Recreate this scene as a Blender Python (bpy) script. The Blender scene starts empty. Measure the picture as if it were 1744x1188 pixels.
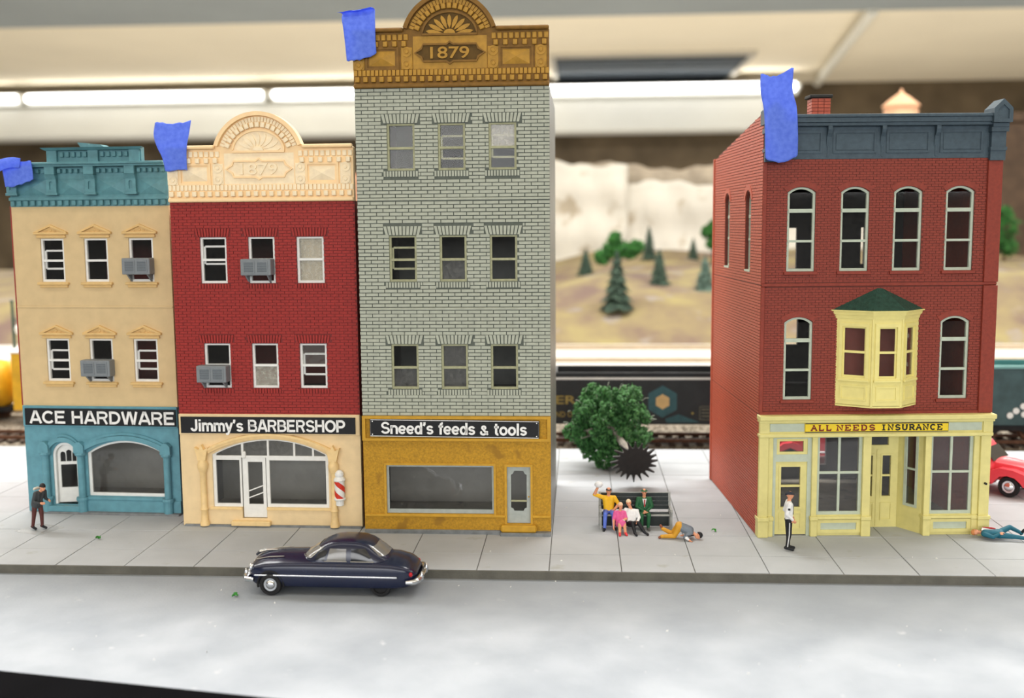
import bpy, bmesh, math, random
from mathutils import Vector, Matrix
from mathutils.geometry import tessellate_polygon
random.seed(7)
SC = bpy.context.scene
COL = SC.collection
PI = math.pi
R = math.radians

# ------------------------------------------------------------------ camera, world, lights, exposure
cam_d = bpy.data.cameras.new('camera')
cam = bpy.data.objects.new('camera', cam_d)
COL.objects.link(cam)
cam_d.sensor_fit = 'HORIZONTAL'
cam_d.sensor_width = 36.0
cam_d.lens = 1818.0 / 1744.0 * 36.0
cam_d.clip_start, cam_d.clip_end = 0.1, 3000
cam_M = Matrix.Rotation(R(3.624), 3, 'Z') @ Matrix.Rotation(R(-6.635), 3, 'X') @ Matrix.Rotation(R(.47), 3, 'Y')
cam.matrix_world = Matrix.Translation((0, 0, 9.4)) @ (cam_M @ Matrix.Rotation(R(90), 3, 'X')).to_4x4()
cam_d.dof.use_dof = True
cam_d.dof.focus_distance = 31.5
cam_d.dof.aperture_fstop = 0.15
SC.camera = cam

world = bpy.data.worlds.new('room_ambient')
SC.world = world
world.use_nodes = True
wb = world.node_tree.nodes['Background']
wb.inputs[0].default_value = (1, 1, 1, 1)
wb.inputs[1].default_value = 0.06


def area(name, loc, rot, sx, sy, power, col):
    d = bpy.data.lights.new(name, 'AREA')
    d.shape = 'RECTANGLE'
    d.size, d.size_y, d.energy, d.color = sx, sy, power, col
    o = bpy.data.objects.new(name, d)
    COL.objects.link(o)
    o.location, o.rotation_euler = loc, rot
    return o


# rows of ceiling fluorescents above the layout and above the aisle, then two added fill lights
area('ceiling_fluorescents_layout', (0, 64, 69), (0, 0, 0), 340, 10, 315000, (1, .99, .97))
area('ceiling_fluorescents_aisle', (0, 2, 69), (0, 0, 0), 320, 8, 36000, (1, .99, .97))
area('front_fill_light', (0, -165, 36), (R(86), 0, 0), 300, 40, 258000, (.985, .99, 1))  # unseen low front light, added to brighten the facades
area('rear_fill_light', (0, 280, 69), (0, 0, 0), 420, 12, 1300000, (1, .985, .95))  # unseen row, added to brighten the ceiling by bounce off the floor
SC.view_settings.view_transform = 'Standard'
SC.view_settings.look = 'None'
SC.view_settings.exposure = 0.0
SC.view_settings.gamma = 1.0
SC.view_settings.use_curve_mapping = False


# ------------------------------------------------------------------ materials
def lin(c):
    out = []
    for v in c:
        v /= 255.0
        out.append(v / 12.92 if v <= .04045 else ((v + .055) / 1.055) ** 2.4)
    return out


MATS = {}


def mat(name, rgb, rough=.6, var=.12, scale=3.0, bump=0.0, bscale=20.0, metal=0.0, second=None, spots=None, spec=.4):
    """procedural surface: base colour with noise variation, optional second colour patches, fine relief"""
    if name in MATS:
        return MATS[name]
    m = bpy.data.materials.new(name)
    m.use_nodes = True
    nt = m.node_tree
    N, L = nt.nodes, nt.links
    b = N['Principled BSDF']
    b.inputs['Roughness'].default_value = rough
    b.inputs['Metallic'].default_value = metal
    b.inputs['Specular IOR Level'].default_value = spec
    tc = N.new('ShaderNodeTexCoord')
    nz = N.new('ShaderNodeTexNoise')
    nz.inputs['Scale'].default_value = scale
    nz.inputs['Detail'].default_value = 5
    L.new(tc.outputs['Object'], nz.inputs['Vector'])
    c = lin(rgb)
    c2 = lin(second) if second else [min(1, v * (1 + var)) for v in c]
    c1 = [v * (1 - var) for v in c]
    rp = N.new('ShaderNodeValToRGB')
    rp.color_ramp.elements[0].position = .32
    rp.color_ramp.elements[0].color = (*c1, 1)
    rp.color_ramp.elements[1].position = .68
    rp.color_ramp.elements[1].color = (*c2, 1)
    L.new(nz.outputs['Fac'], rp.inputs[0])
    out = rp.outputs[0]
    if spots:
        n2 = N.new('ShaderNodeTexNoise')
        n2.inputs['Scale'].default_value = spots[1]
        n2.inputs['Detail'].default_value = 3
        L.new(tc.outputs['Object'], n2.inputs['Vector'])
        r2 = N.new('ShaderNodeValToRGB')
        r2.color_ramp.elements[0].position = spots[2]
        r2.color_ramp.elements[0].color = (0, 0, 0, 1)
        r2.color_ramp.elements[1].position = spots[2] + .08
        r2.color_ramp.elements[1].color = (1, 1, 1, 1)
        L.new(n2.outputs['Fac'], r2.inputs[0])
        mx = N.new('ShaderNodeMix')
        mx.data_type = 'RGBA'
        L.new(r2.outputs[0], mx.inputs[0])
        L.new(out, mx.inputs[6])
        mx.inputs[7].default_value = (*lin(spots[0]), 1)
        out = mx.outputs[2]
    L.new(out, b.inputs['Base Color'])
    if bump:
        n3 = N.new('ShaderNodeTexNoise')
        n3.inputs['Scale'].default_value = bscale
        n3.inputs['Detail'].default_value = 4
        L.new(tc.outputs['Object'], n3.inputs['Vector'])
        bp = N.new('ShaderNodeBump')
        bp.inputs['Strength'].default_value = bump
        bp.inputs['Distance'].default_value = .03
        L.new(n3.outputs['Fac'], bp.inputs['Height'])
        L.new(bp.outputs[0], b.inputs['Normal'])
    MATS[name] = m
    return m


def glass_mat(name, dust=.05, tint=(1, 1, 1), dust_col=(.55, .55, .53), gloss=1.0):
    m = bpy.data.materials.new(name)
    m.use_nodes = True
    nt = m.node_tree
    N, L = nt.nodes, nt.links
    N.remove(N['Principled BSDF'])
    out = N['Material Output']
    tr = N.new('ShaderNodeBsdfTransparent')
    tr.inputs[0].default_value = (*tint, 1)
    gl = N.new('ShaderNodeBsdfGlossy')
    gl.inputs['Roughness'].default_value = .04
    df = N.new('ShaderNodeBsdfDiffuse')
    df.inputs[0].default_value = (*dust_col, 1)
    fr = N.new('ShaderNodeFresnel')
    fr.inputs[0].default_value = 1.45
    tc = N.new('ShaderNodeTexCoord')
    nz = N.new('ShaderNodeTexNoise')
    nz.inputs['Scale'].default_value = 9
    nz.inputs['Detail'].default_value = 6
    L.new(tc.outputs['Object'], nz.inputs['Vector'])
    mp = N.new('ShaderNodeMath')
    mp.operation = 'MULTIPLY'
    mp.inputs[1].default_value = dust * 2
    L.new(nz.outputs['Fac'], mp.inputs[0])
    a = N.new('ShaderNodeMixShader')
    L.new(mp.outputs[0], a.inputs[0])
    L.new(tr.outputs[0], a.inputs[1])
    L.new(df.outputs[0], a.inputs[2])
    m2 = N.new('ShaderNodeMath')
    m2.operation = 'MULTIPLY'
    m2.inputs[1].default_value = gloss
    L.new(fr.outputs[0], m2.inputs[0])
    b = N.new('ShaderNodeMixShader')
    L.new(m2.outputs[0], b.inputs[0])
    L.new(a.outputs[0], b.inputs[1])
    L.new(gl.outputs[0], b.inputs[2])
    L.new(b.outputs[0], out.inputs['Surface'])
    MATS[name] = m
    return m


def emis(name, col, s):
    m = bpy.data.materials.new(name)
    m.use_nodes = True
    nt = m.node_tree
    nt.nodes.remove(nt.nodes['Principled BSDF'])
    e = nt.nodes.new('ShaderNodeEmission')
    e.inputs[0].default_value = (*col, 1)
    e.inputs[1].default_value = s
    nt.links.new(e.outputs[0], nt.nodes['Material Output'].inputs['Surface'])
    return m


# ------------------------------------------------------------------ mesh helpers
class MB:
    """collects geometry for one mesh object"""

    def __init__(s):
        s.v, s.f = [], []

    def add(s, vs, fs):
        o = len(s.v)
        s.v += [tuple(p) for p in vs]
        s.f += [tuple(i + o for i in q) for q in fs]
        return s

    def box(s, x0, x1, y0, y1, z0, z1, bev=0.0, skip=''):
        if bev <= 0:
            vs = [(x0, y0, z0), (x1, y0, z0), (x1, y1, z0), (x0, y1, z0), (x0, y0, z1), (x1, y0, z1), (x1, y1, z1), (x0, y1, z1)]
            fs = {'b': (0, 3, 2, 1), 't': (4, 5, 6, 7), 'f': (0, 1, 5, 4), 'k': (2, 3, 7, 6), 'l': (3, 0, 4, 7), 'r': (1, 2, 6, 5)}
            return s.add(vs, [q for k, q in fs.items() if k not in skip])
        b = min(bev, (x1 - x0) / 2.01, (y1 - y0) / 2.01, (z1 - z0) / 2.01)
        vs, ix = [], {}
        for sx, X, XI in ((0, x0, x0 + b), (1, x1, x1 - b)):
            for sy, Y, YI in ((0, y0, y0 + b), (1, y1, y1 - b)):
                for sz, Z, ZI in ((0, z0, z0 + b), (1, z1, z1 - b)):
                    for a, p in enumerate(((X, YI, ZI), (XI, Y, ZI), (XI, YI, Z))):
                        ix[(sx, sy, sz, a)] = len(vs)
                        vs.append(p)
        fs = []
        for a in range(3):
            o1, o2 = (a + 1) % 3, (a + 2) % 3
            for sd in (0, 1):
                q = []
                for p, r in ((0, 0), (1, 0), (1, 1), (0, 1)):
                    k = [0, 0, 0]
                    k[a], k[o1], k[o2] = sd, p, r
                    q.append(ix[(*k, a)])
                fs.append(q if sd else q[::-1])
        for a in range(3):
            o1, o2 = (a + 1) % 3, (a + 2) % 3
            for p in (0, 1):
                for r in (0, 1):
                    k0, k1 = [0] * 3, [0] * 3
                    k0[o1] = k1[o1] = p
                    k0[o2] = k1[o2] = r
                    k1[a] = 1
                    q = [ix[(*k0, o1)], ix[(*k1, o1)], ix[(*k1, o2)], ix[(*k0, o2)]]
                    fs.append(q if p != r else q[::-1])
        for k in [(i, j, l) for i in (0, 1) for j in (0, 1) for l in (0, 1)]:
            q = [ix[(*k, 0)], ix[(*k, 1)], ix[(*k, 2)]]
            fs.append(q if sum(k) % 2 else q[::-1])
        return s.add(vs, fs)

    def rings(s, rings, cap0=True, cap1=True, closed=True):
        n = len(rings[0])
        vs = [p for r in rings for p in r]
        fs = []
        for i in range(len(rings) - 1):
            for j in range(n if closed else n - 1):
                a, b = i * n + j, i * n + (j + 1) % n
                fs.append((a, b, b + n, a + n))
        if cap0:
            fs.append(tuple(range(n))[::-1])
        if cap1:
            fs.append(tuple(range((len(rings) - 1) * n, len(rings) * n)))
        return s.add(vs, fs)

    def tube(s, path, r, n=8, cap=True):
        path = [Vector(p) for p in path]
        rr = r if isinstance(r, (list, tuple)) else [r] * len(path)
        rings, up = [], None
        for i, p in enumerate(path):
            t = (path[min(i + 1, len(path) - 1)] - path[max(i - 1, 0)])
            t = t.normalized() if t.length > 1e-9 else Vector((0, 0, 1))
            if up is None:
                up = Vector((0, 0, 1)) if abs(t.z) < .9 else Vector((1, 0, 0))
            a = t.cross(up).normalized()
            b = a.cross(t).normalized()
            up = b
            rings.append([p + (a * math.cos(2 * PI * k / n) + b * math.sin(2 * PI * k / n)) * rr[i] for k in range(n)])
        return s.rings(rings, cap, cap)

    def lathe(s, prof, n=12, c=(0, 0, 0), axis='z'):
        rings = []
        for r, z in prof:
            ring = []
            for k in range(n):
                a = 2 * PI * k / n
                p = (r * math.cos(a), r * math.sin(a), z)
                if axis == 'x':
                    p = (p[2], p[0], p[1])
                elif axis == 'y':
                    p = (p[0], p[2], -p[1])
                ring.append((p[0] + c[0], p[1] + c[1], p[2] + c[2]))
            rings.append(ring)
        return s.rings(rings)

    def ell(s, c, r, n=12, m=8, rot=None):
        rings = []
        for i in range(m + 1):
            th = PI * i / m
            th = min(max(th, .02), PI - .02)
            ring = []
            for k in range(n):
                a = 2 * PI * k / n
                p = Vector((r[0] * math.sin(th) * math.cos(a), r[1] * math.sin(th) * math.sin(a), -r[2] * math.cos(th)))
                if rot is not None:
                    p = rot @ p
                ring.append(Vector(c) + p)
            rings.append(ring)
        return s.rings(rings)

    def capsule(s, a, ra, b, rb, n=10):
        a, b = Vector(a), Vector(b)
        t = (b - a)
        ln = t.length
        t = t.normalized() if ln > 1e-6 else Vector((0, 0, 1))
        path, rr = [], []
        for k in range(4):
            th = PI / 2 * (1 - k / 4) - .03 * (k == 0)
            path.append(a - t * ra * math.sin(th))
            rr.append(max(ra * math.cos(th), .001))
        path.append(a)
        rr.append(ra)
        path.append(b)
        rr.append(rb)
        for k in range(1, 5):
            th = PI / 2 * k / 4 - .03 * (k == 4)
            path.append(b + t * rb * math.sin(th))
            rr.append(max(rb * math.cos(th), .001))
        return s.tube(path, rr, n)

    def plate(s, outer, holes, y0, y1):
        """flat polygon with holes in the x-z plane, given thickness from y0 (front) to y1"""
        loops = [outer] + list(holes)
        flat = [p for lp in loops for p in lp]
        tris = tessellate_polygon([[Vector((p[0], p[1], 0)) for p in lp] for lp in loops])
        n = len(flat)
        vs = [(p[0], y0, p[1]) for p in flat] + [(p[0], y1, p[1]) for p in flat]
        fs = []
        for t in tris:
            (ax, az), (bx, bz), (cx, cz) = (flat[t[0]], flat[t[1]], flat[t[2]])
            w = (bx - ax) * (cz - az) - (bz - az) * (cx - ax)
            t = tuple(t) if w > 0 else tuple(t)[::-1]
            fs.append(t)
            fs.append(tuple(i + n for i in t[::-1]))
        o = 0
        for li, lp in enumerate(loops):
            m = len(lp)
            ar = sum(lp[i][0] * lp[(i + 1) % m][1] - lp[(i + 1) % m][0] * lp[i][1] for i in range(m))
            fl = (ar > 0) == (li == 0)
            for i in range(m):
                a, b = o + i, o + (i + 1) % m
                q = (a, a + n, b + n, b)
                fs.append(q if fl else q[::-1])
            o += m
        return s.add(vs, fs)

    def build(s, name, m, parent=None, smooth=False):
        me = bpy.data.meshes.new(name)
        me.from_pydata(s.v, [], s.f)
        me.update()
        if m is not None:
            me.materials.append(m)
        if smooth:
            me.polygons.foreach_set('use_smooth', [True] * len(me.polygons))
        return link(name, me, parent)


def link(name, me, parent=None):
    o = bpy.data.objects.new(name, me)
    COL.objects.link(o)
    o.parent = parent
    return o


def box(name, m, parent, x0, x1, y0, y1, z0, z1, bev=0.0):
    return MB().box(x0, x1, y0, y1, z0, z1, bev).build(name, m, parent)


def thing(name, label, cat, loc=(0, 0, 0), rz=0.0, group=None, rot=None):
    o = bpy.data.objects.new(name, None)
    COL.objects.link(o)
    o.empty_display_size = .2
    o.location = loc
    o.rotation_euler = rot if rot else (0, 0, rz)
    tag(o, label, cat, group)
    return o


def tag(o, label, cat, group=None):
    o['label'], o['category'] = label, cat
    if group:
        o['group'] = group
    return o


def struct(o):
    o['kind'] = 'structure'
    return o


def stuff(o):
    o['kind'] = 'stuff'
    return o


def shade(o, ang=35):
    me = o.data
    me.polygons.foreach_set('use_smooth', [True] * len(me.polygons))
    me.set_sharp_from_angle(angle=R(ang))
    return o


def rect(x0, x1, z0, z1):
    return [(x0, z0), (x1, z0), (x1, z1), (x0, z1)]


def arch_rect(x0, x1, z0, zs, zt, n=14, inset=0.0):
    """rectangle with a segmental arched top: springing height zs, crown zt"""
    c, h = (x0 + x1) / 2, zt - zs
    w = (x1 - x0) / 2
    if h < 1e-4:
        return rect(x0, x1, z0, zs)
    rad = (w * w + h * h) / (2 * h)
    cz = zt - rad
    a = math.asin(min(1, w / rad))
    if h > w:
        a = PI - a
    pts = [(x0, z0), (x1, z0)]
    for k in range(n + 1):
        t = a - 2 * a * k / n
        pts.append((c + rad * math.sin(t), cz + rad * math.cos(t)))
    return pts


def arc_pts(x0, x1, zs, zt, n=16):
    return arch_rect(x0, x1, zs - 1, zs, zt, n)[2:]


def sweep_arch(mb, pts, w, y0, y1):
    """band of width w along a polyline in x-z, from y0 to y1"""
    up = []
    n = len(pts)
    for i in range(n):
        a, b = Vector(pts[max(i - 1, 0)]), Vector(pts[min(i + 1, n - 1)])
        t = (b - a).normalized()
        up.append((pts[i][0] - t.y * w, pts[i][1] + t.x * w))
    poly = list(pts) + up[::-1]
    return mb.plate(poly, [], y0, y1)


DG = None


def text_mesh(body, name, m, parent, x0, x1, z0, z1, y, depth=.012, bold=.0, shear=0.0, spacing=1.0, fit=True):
    """lettering fitted into a box on a plane facing -y"""
    cu = bpy.data.curves.new('lettering', 'FONT')
    cu.body = body
    cu.size = 1
    cu.extrude = depth / 2
    cu.offset = bold
    cu.shear = shear
    cu.space_character = spacing
    cu.resolution_u = 4
    t = bpy.data.objects.new('lettering', cu)
    COL.objects.link(t)
    dg = bpy.context.evaluated_depsgraph_get()
    me = bpy.data.meshes.new_from_object(t.evaluated_get(dg))
    bpy.data.objects.remove(t)
    xs = [v.co.x for v in me.vertices]
    ys = [v.co.y for v in me.vertices]
    sx = (x1 - x0) / (max(xs) - min(xs))
    sy = (z1 - z0) / (max(ys) - min(ys))
    mx, my = min(xs), min(ys)
    for v in me.vertices:
        x, yy, zz = v.co
        v.co = (x0 + (x - mx) * sx, y - zz, z0 + (yy - my) * sy)
    me.materials.clear()
    me.materials.append(m)
    return link(name, me, parent)


def stroke(mb, pts, w, y0, y1, closed=False):
    """flat thick polyline in x-z"""
    n = len(pts)
    l, r = [], []
    for i in range(n):
        if closed:
            a, b = Vector(pts[i - 1]), Vector(pts[(i + 1) % n])
        else:
            a, b = Vector(pts[max(i - 1, 0)]), Vector(pts[min(i + 1, n - 1)])
        t = (b - a).normalized()
        l.append((pts[i][0] - t.y * w / 2, pts[i][1] + t.x * w / 2))
        r.append((pts[i][0] + t.y * w / 2, pts[i][1] - t.x * w / 2))
    k = n if closed else n - 1
    vs = [(p[0], y0, p[1]) for p in l] + [(p[0], y0, p[1]) for p in r] + [(p[0], y1, p[1]) for p in l] + [(p[0], y1, p[1]) for p in r]
    fs = []
    for i in range(k):
        j = (i + 1) % n
        fs += [(n + i, n + j, j, i), (i, j, 2 * n + j, 2 * n + i), (n + j, n + i, 3 * n + i, 3 * n + j)]
    if not closed:
        fs += [(n, 0, 2 * n, 3 * n), (n - 1, 2 * n - 1, 4 * n - 1, 3 * n - 1)]
    return mb.add(vs, fs)


# ------------------------------------------------------------------ palette
M_tan = mat('tan_stucco', (214, 188, 142), .75, .05, 2.5, .25, 60)
M_tantrim = mat('tan_trim', (222, 186, 124), .6, .06, 5)
M_teal = mat('teal_plastic', (96, 150, 164), .5, .10, 4, .15, 40)
M_tealc = mat('teal_cornice', (88, 138, 146), .5, .12, 5, .15, 40, spots=((150, 190, 190), 6, .74))
M_red = mat('red_brick', (156, 40, 34), .6, .14, 9, .2, 50)
M_redm = mat('red_mortar', (122, 44, 42), .7, .1, 6)
M_cream = mat('cream_plastic', (232, 206, 160), .55, .05, 3, .12, 40)
M_creamt = mat('cream_trim', (236, 204, 146), .5, .06, 6)
M_peach = mat('peach_cornice', (255, 218, 166), .5, .05, 4)
M_peachd = mat('peach_molding', (250, 230, 194), .55, .06, 6)
M_gbrick = mat('grey_green_brick', (176, 180, 164), .65, .09, 4, .2, 40)
M_gmort = mat('dark_mortar', (98, 104, 96), .8, .12, 8)
M_gtrim = mat('sage_window_frame', (164, 164, 130), .6, .14, 8)
M_must = mat('mustard_paint', (184, 138, 32), .65, .2, 18, .4, 60, spots=((156, 114, 28), 1.4, .60))
M_mustt = mat('mustard_trim', (194, 148, 40), .6, .10, 5)
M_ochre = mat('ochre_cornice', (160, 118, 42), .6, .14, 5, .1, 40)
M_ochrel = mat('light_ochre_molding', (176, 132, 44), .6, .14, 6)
M_ochrem = mat('deep_ochre_base', (128, 92, 34), .7, .15, 6)  # darker ochre body of the cornice behind the paler mouldings
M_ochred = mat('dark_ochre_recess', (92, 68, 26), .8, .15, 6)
M_b4 = mat('brown_red_brick', (138, 55, 40), .6, .12, 10, .2, 50)
M_b4m = mat('brown_red_mortar', (110, 54, 44), .7, .1, 6)
M_b4side = mat('lit_side_red_brick', (180, 80, 54), .5, .12, 8, .15, 50)  # paler than the front brick: stronger side light put into the colour
M_yel = mat('pale_yellow_plastic', (220, 210, 138), .5, .05, 4)
M_bay = mat('bay_yellow_plastic', (234, 222, 142), .5, .04, 4)
M_slate = mat('slate_blue_plastic', (66, 82, 92), .6, .14, 7, .25, 40)
M_palegrey = mat('pale_grey_green_trim', (186, 196, 178), .6, .06, 5)
M_white = mat('white_plastic', (232, 232, 228), .5, .04, 6)
M_black = mat('black_sign', (14, 15, 18), .4, .2, 3)
M_dark = mat('dark_interior', (52, 50, 50), .8, .15, 2)
M_floorin = mat('grey_interior_floor', (120, 114, 102), .8, .15, 2.5, spots=((70, 68, 62), 1.3, .62))
M_wallin = mat('grey_interior_wall', (150, 148, 140), .8, .12, 1.2)
M_basegrey = mat('grey_base_strip', (120, 124, 126), .7, .2, 5, .3, 20)
M_acgrey = mat('air_conditioner_grey', (128, 134, 138), .55, .06, 6)
M_acdark = mat('grille_grey', (98, 106, 112), .6, .1, 8)
M_tape = mat('blue_masking_tape', (106, 138, 252), .8, .06, 8, .25, 60, second=(122, 154, 255))
M_glass = glass_mat('window_glass', .015, gloss=.35)
M_dustglass = glass_mat('dusty_glass', .10, gloss=.35, dust_col=(.5, .5, .48))
M_shop = glass_mat('shop_glass', .035, gloss=.6, dust_col=(.42, .42, .40))
M_fog = glass_mat('frosted_glass', .30, dust_col=(.75, .72, .62), gloss=.6)
M_chrome = mat('chrome', (225, 228, 232), .18, .03, 5, metal=1.0)
M_rubber = mat('black_rubber', (18, 18, 20), .7, .2, 8)
M_greenroof = mat('dark_green_roof', (34, 66, 54), .8, .25, 10, .4, 30)

# ------------------------------------------------------------------ the room
M_ceil = mat('tan_ceiling', (246, 234, 208), .9, .04, .02)
M_soffit = mat('white_soffit', (232, 232, 224), .7, .03, .05)
M_wallb = mat('dark_panel_wall', (104, 90, 70), .9, .35, .06)
struct(MB().box(-420, 420, -160, 500, 72, 76).build('ceiling', M_ceil))
struct(MB().box(-420, 420, 500, 504, -100, 72).build('wall_back', M_wallb))
struct(MB().box(-420, 420, -160, 504, -104, -100).build('floor', mat('pale_room_floor', (206, 202, 196), .8, .1, .05)))
s = struct(MB().box(-420, 78, 461, 480, 48.4, 62.5, 1.0).build('trim_1', M_soffit))
struct(MB().box(-420, 420, 200, 322, 69.6, 72.2, .3).build('trim_2', mat('grey_beam', (150, 156, 156), .8, .05, .03)))
# recessed ceiling opening with a blue-grey duct
vent = thing('ceiling_vent', 'blurred blue-grey rectangular vent set in the ceiling', 'vent', (27, 448, 72))
M_vent = mat('blue_grey_vent', (44, 62, 74), .7, .2, .1)
MB().box(-36, 36, -42, 40, -.9, -.05).build('vent_panel', M_vent, vent)
fr = MB()
for a in ((-38, 38, -44, -42), (-38, 38, 40, 42), (-38, -36, -42, 40), (36, 38, -42, 40)):
    fr.box(*a, -1.6, 0)
fr.build('vent_frame', mat('pale_vent_frame', (200, 194, 180), .8, .03, .1), vent)
for k in range(4):
    box('louver', mat('dark_vent_louver', (26, 36, 44), .7, .2, .1), vent, -36, 36, -34 + k * 20, -24 + k * 20, -1.3, -.9)
pp = thing('ceiling_pipe', 'pale blurred pipe running diagonally along the ceiling', 'pipe', (0, 0, 0))
M_pipe = mat('pale_pipe', (232, 228, 214), .6, .03, .1)
MB().tube([(84, 320, 69.5), (103, 480, 69.5)], 1.7, 10).build('pipe_run', M_pipe, pp)
for y in (340, 400, 460):
    x = 84 + 19 * (y - 320) / 160
    box('pipe_hanger', M_pipe, pp, x - 1, x + 1, y - .5, y + .5, 70, 72)
M_tube = emis('lit_fluorescent_tube', (1, .98, .95), 8.0)
M_cap = mat('tube_cap', (225, 225, 218), .5, .03, 1)
for i, (a, b) in enumerate(((-346, -242), (-240, -134), (-131.5, -23), (-21, 91))):
    t = thing('fluorescent_tube', ['glowing fluorescent tube cut off at the left edge of the photo',
                                   'glowing fluorescent tube above the teal and peach cornices',
                                   'glowing fluorescent tube passing behind the tall grey building',
                                   'glowing fluorescent tube ending above the brick building with chimney'][i],
              'light', ((a + b) / 2, 458, 65.4), 0, 'lit fluorescent tubes under the ceiling')
    h = (b - a) / 2
    MB().lathe([(.6, -h + 1.2), (1.55, -h + 1.6), (1.55, h - 1.6), (.6, h - 1.2)], 12, axis='x').build('glass_tube', M_tube, t, True)
    for sgn in (-1, 1):
        MB().lathe([(1.2, sgn * h - .6), (1.2, sgn * h + .6)], 10, axis='x').build('end_cap', M_cap, t)
    box('lamp_holder', M_cap, t, -h, h, 1.2, 8, -2.95, 2.2, .3)

# ------------------------------------------------------------------ ground: table, road, curb, sidewalk, ballast
M_road = mat('concrete_road', (156, 163, 172), .8, .05, .55, .35, 14, second=(174, 180, 188), spots=((190, 194, 198), 2.0, .70))
M_gutter = mat('dirty_gutter', (134, 134, 132), .85, .16, 1.2, .3, 18, second=(170, 171, 172))
M_slab = mat('concrete_slab', (176, 180, 184), .85, .05, .8, .2, 22, spots=((166, 168, 166), 1.1, .66))
M_joint = mat('slab_joint', (92, 90, 84), .9, .15, 4)
M_curb = mat('curb_concrete', (98, 96, 88), .85, .16, 2.0, .4, 14)
ZR = -.25
# front edge of the layout runs slightly askew: nearer to the viewer towards the right
road = MB()
vs = []
NX, NY = 60, 14
for j in range(NY + 1):
    for i in range(NX + 1):
        x = -30 + 60 * i / NX
        yf = 21.75 - .17 * (x + 12.6)
        y = yf + (28.5 - yf) * j / NY
        vs.append((x, y, ZR))
fs = []
for j in range(NY):
    for i in range(NX):
        a = j * (NX + 1) + i
        fs.append((a, a + 1, a + NX + 2, a + NX + 1))
road.add(vs, fs)
road.box(-30, 30, 27.4, 28.5, ZR - 1, ZR - .02)
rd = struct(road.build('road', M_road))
# shared darker tint of the road towards the curb: a material blend by real distance from the curb
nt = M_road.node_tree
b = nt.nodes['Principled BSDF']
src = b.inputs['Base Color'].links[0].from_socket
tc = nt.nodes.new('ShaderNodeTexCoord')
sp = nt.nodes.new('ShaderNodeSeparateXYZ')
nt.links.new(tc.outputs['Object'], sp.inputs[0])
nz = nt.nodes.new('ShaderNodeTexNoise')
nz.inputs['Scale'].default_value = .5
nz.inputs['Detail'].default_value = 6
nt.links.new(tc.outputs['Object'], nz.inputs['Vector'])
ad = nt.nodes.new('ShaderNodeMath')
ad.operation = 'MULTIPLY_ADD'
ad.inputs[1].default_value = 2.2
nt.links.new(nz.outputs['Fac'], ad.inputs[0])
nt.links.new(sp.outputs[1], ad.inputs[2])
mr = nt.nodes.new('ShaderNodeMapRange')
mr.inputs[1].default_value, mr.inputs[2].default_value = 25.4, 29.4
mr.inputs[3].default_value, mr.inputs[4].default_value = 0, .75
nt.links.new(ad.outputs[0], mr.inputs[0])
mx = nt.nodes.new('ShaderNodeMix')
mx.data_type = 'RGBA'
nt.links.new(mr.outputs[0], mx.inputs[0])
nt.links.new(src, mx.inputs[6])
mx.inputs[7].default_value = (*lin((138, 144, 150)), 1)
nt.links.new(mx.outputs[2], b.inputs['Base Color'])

te = MB()
e0, e1 = (-30, 21.75 + .17 * 17.4), (30, 21.75 - .17 * 42.6)
te.add([(e0[0], e0[1], ZR), (e1[0], e1[1], ZR), (e1[0], e1[1] - 3, ZR - .04), (e0[0], e0[1] - 3, ZR - .04), (e1[0], e1[1] - 3, -12), (e0[0], e0[1] - 3, -12)],
       [(3, 2, 1, 0), (5, 4, 2, 3)])
struct(te.build('trim_3', mat('black_table_edge', (9, 9, 12), .95, .2, 1, spec=.05)))

# curb
struct(MB().box(-30, 24, 28.26, 28.34, ZR - .2, -.012, .012).build('curb', M_curb))

BFOOT = [(-18.0, -.9, 32.6, 38.6), (5.6, 11.8, 32.9, 38.8)]
sw = struct(MB().box(-30, 24, 28.33, 44.3, -.6, -.03).build('sidewalk', M_joint))
ys = [28.30, 29.78, 31.75, 33.72, 35.7, 37.68, 39.66, 41.64, 44.28]
for j in range(len(ys) - 1):
    for i in range(-15, 13):
        x0, x1 = -.83 + 1.985 * i, -.83 + 1.985 * (i + 1)
        if any(x0 > a and x1 < b_ and ys[j] > c and ys[j + 1] < d for a, b_, c, d in BFOOT):
            continue
        if x1 > 24:
            continue
        dz = random.uniform(-.004, .004)
        box('slab', M_slab, sw, x0 + .011, x1 - .011, ys[j] + .011, ys[j + 1] - .011, -.2, dz, .008)

M_ballast = mat('dark_ballast', (96, 86, 74), .95, .35, 6, .8, 12, second=(150, 140, 124))
M_yard = mat('pale_yard_ground', (202, 198, 192), .9, .04, .4, .2, 4)
struct(MB().box(-90, 90, 44.2, 55.0, -1.2, -.45).build('ballast_bed', M_ballast))
struct(MB().box(-90, 90, 55.0, 86, -1.2, .0).build('yard_ground', M_yard))
stones = MB()
for i in range(2600):
    x, y = random.uniform(-32, 24), random.uniform(44.35, 51.8)
    r_ = random.uniform(.05, .11)
    stones.add([(x - r_, y, -.45), (x, y - r_, -.45), (x + r_, y, -.45), (x, y + r_, -.45), (x, y, -.45 + r_)], [(0, 1, 4), (1, 2, 4), (2, 3, 4), (3, 0, 4)])
stuff(struct(stones.build('ballast_stones', M_ballast)))
bpy.data.objects['ballast_stones']['kind'] = 'stuff'
tag(bpy.data.objects['ballast_stones'], 'loose brown-grey ballast stones along the railway track', 'ballast')

M_rail = mat('rusty_rail', (104, 70, 50), .6, .25, 5, metal=.3)
M_tie = mat('dark_wood_tie', (62, 50, 42), .9, .25, 5)


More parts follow.
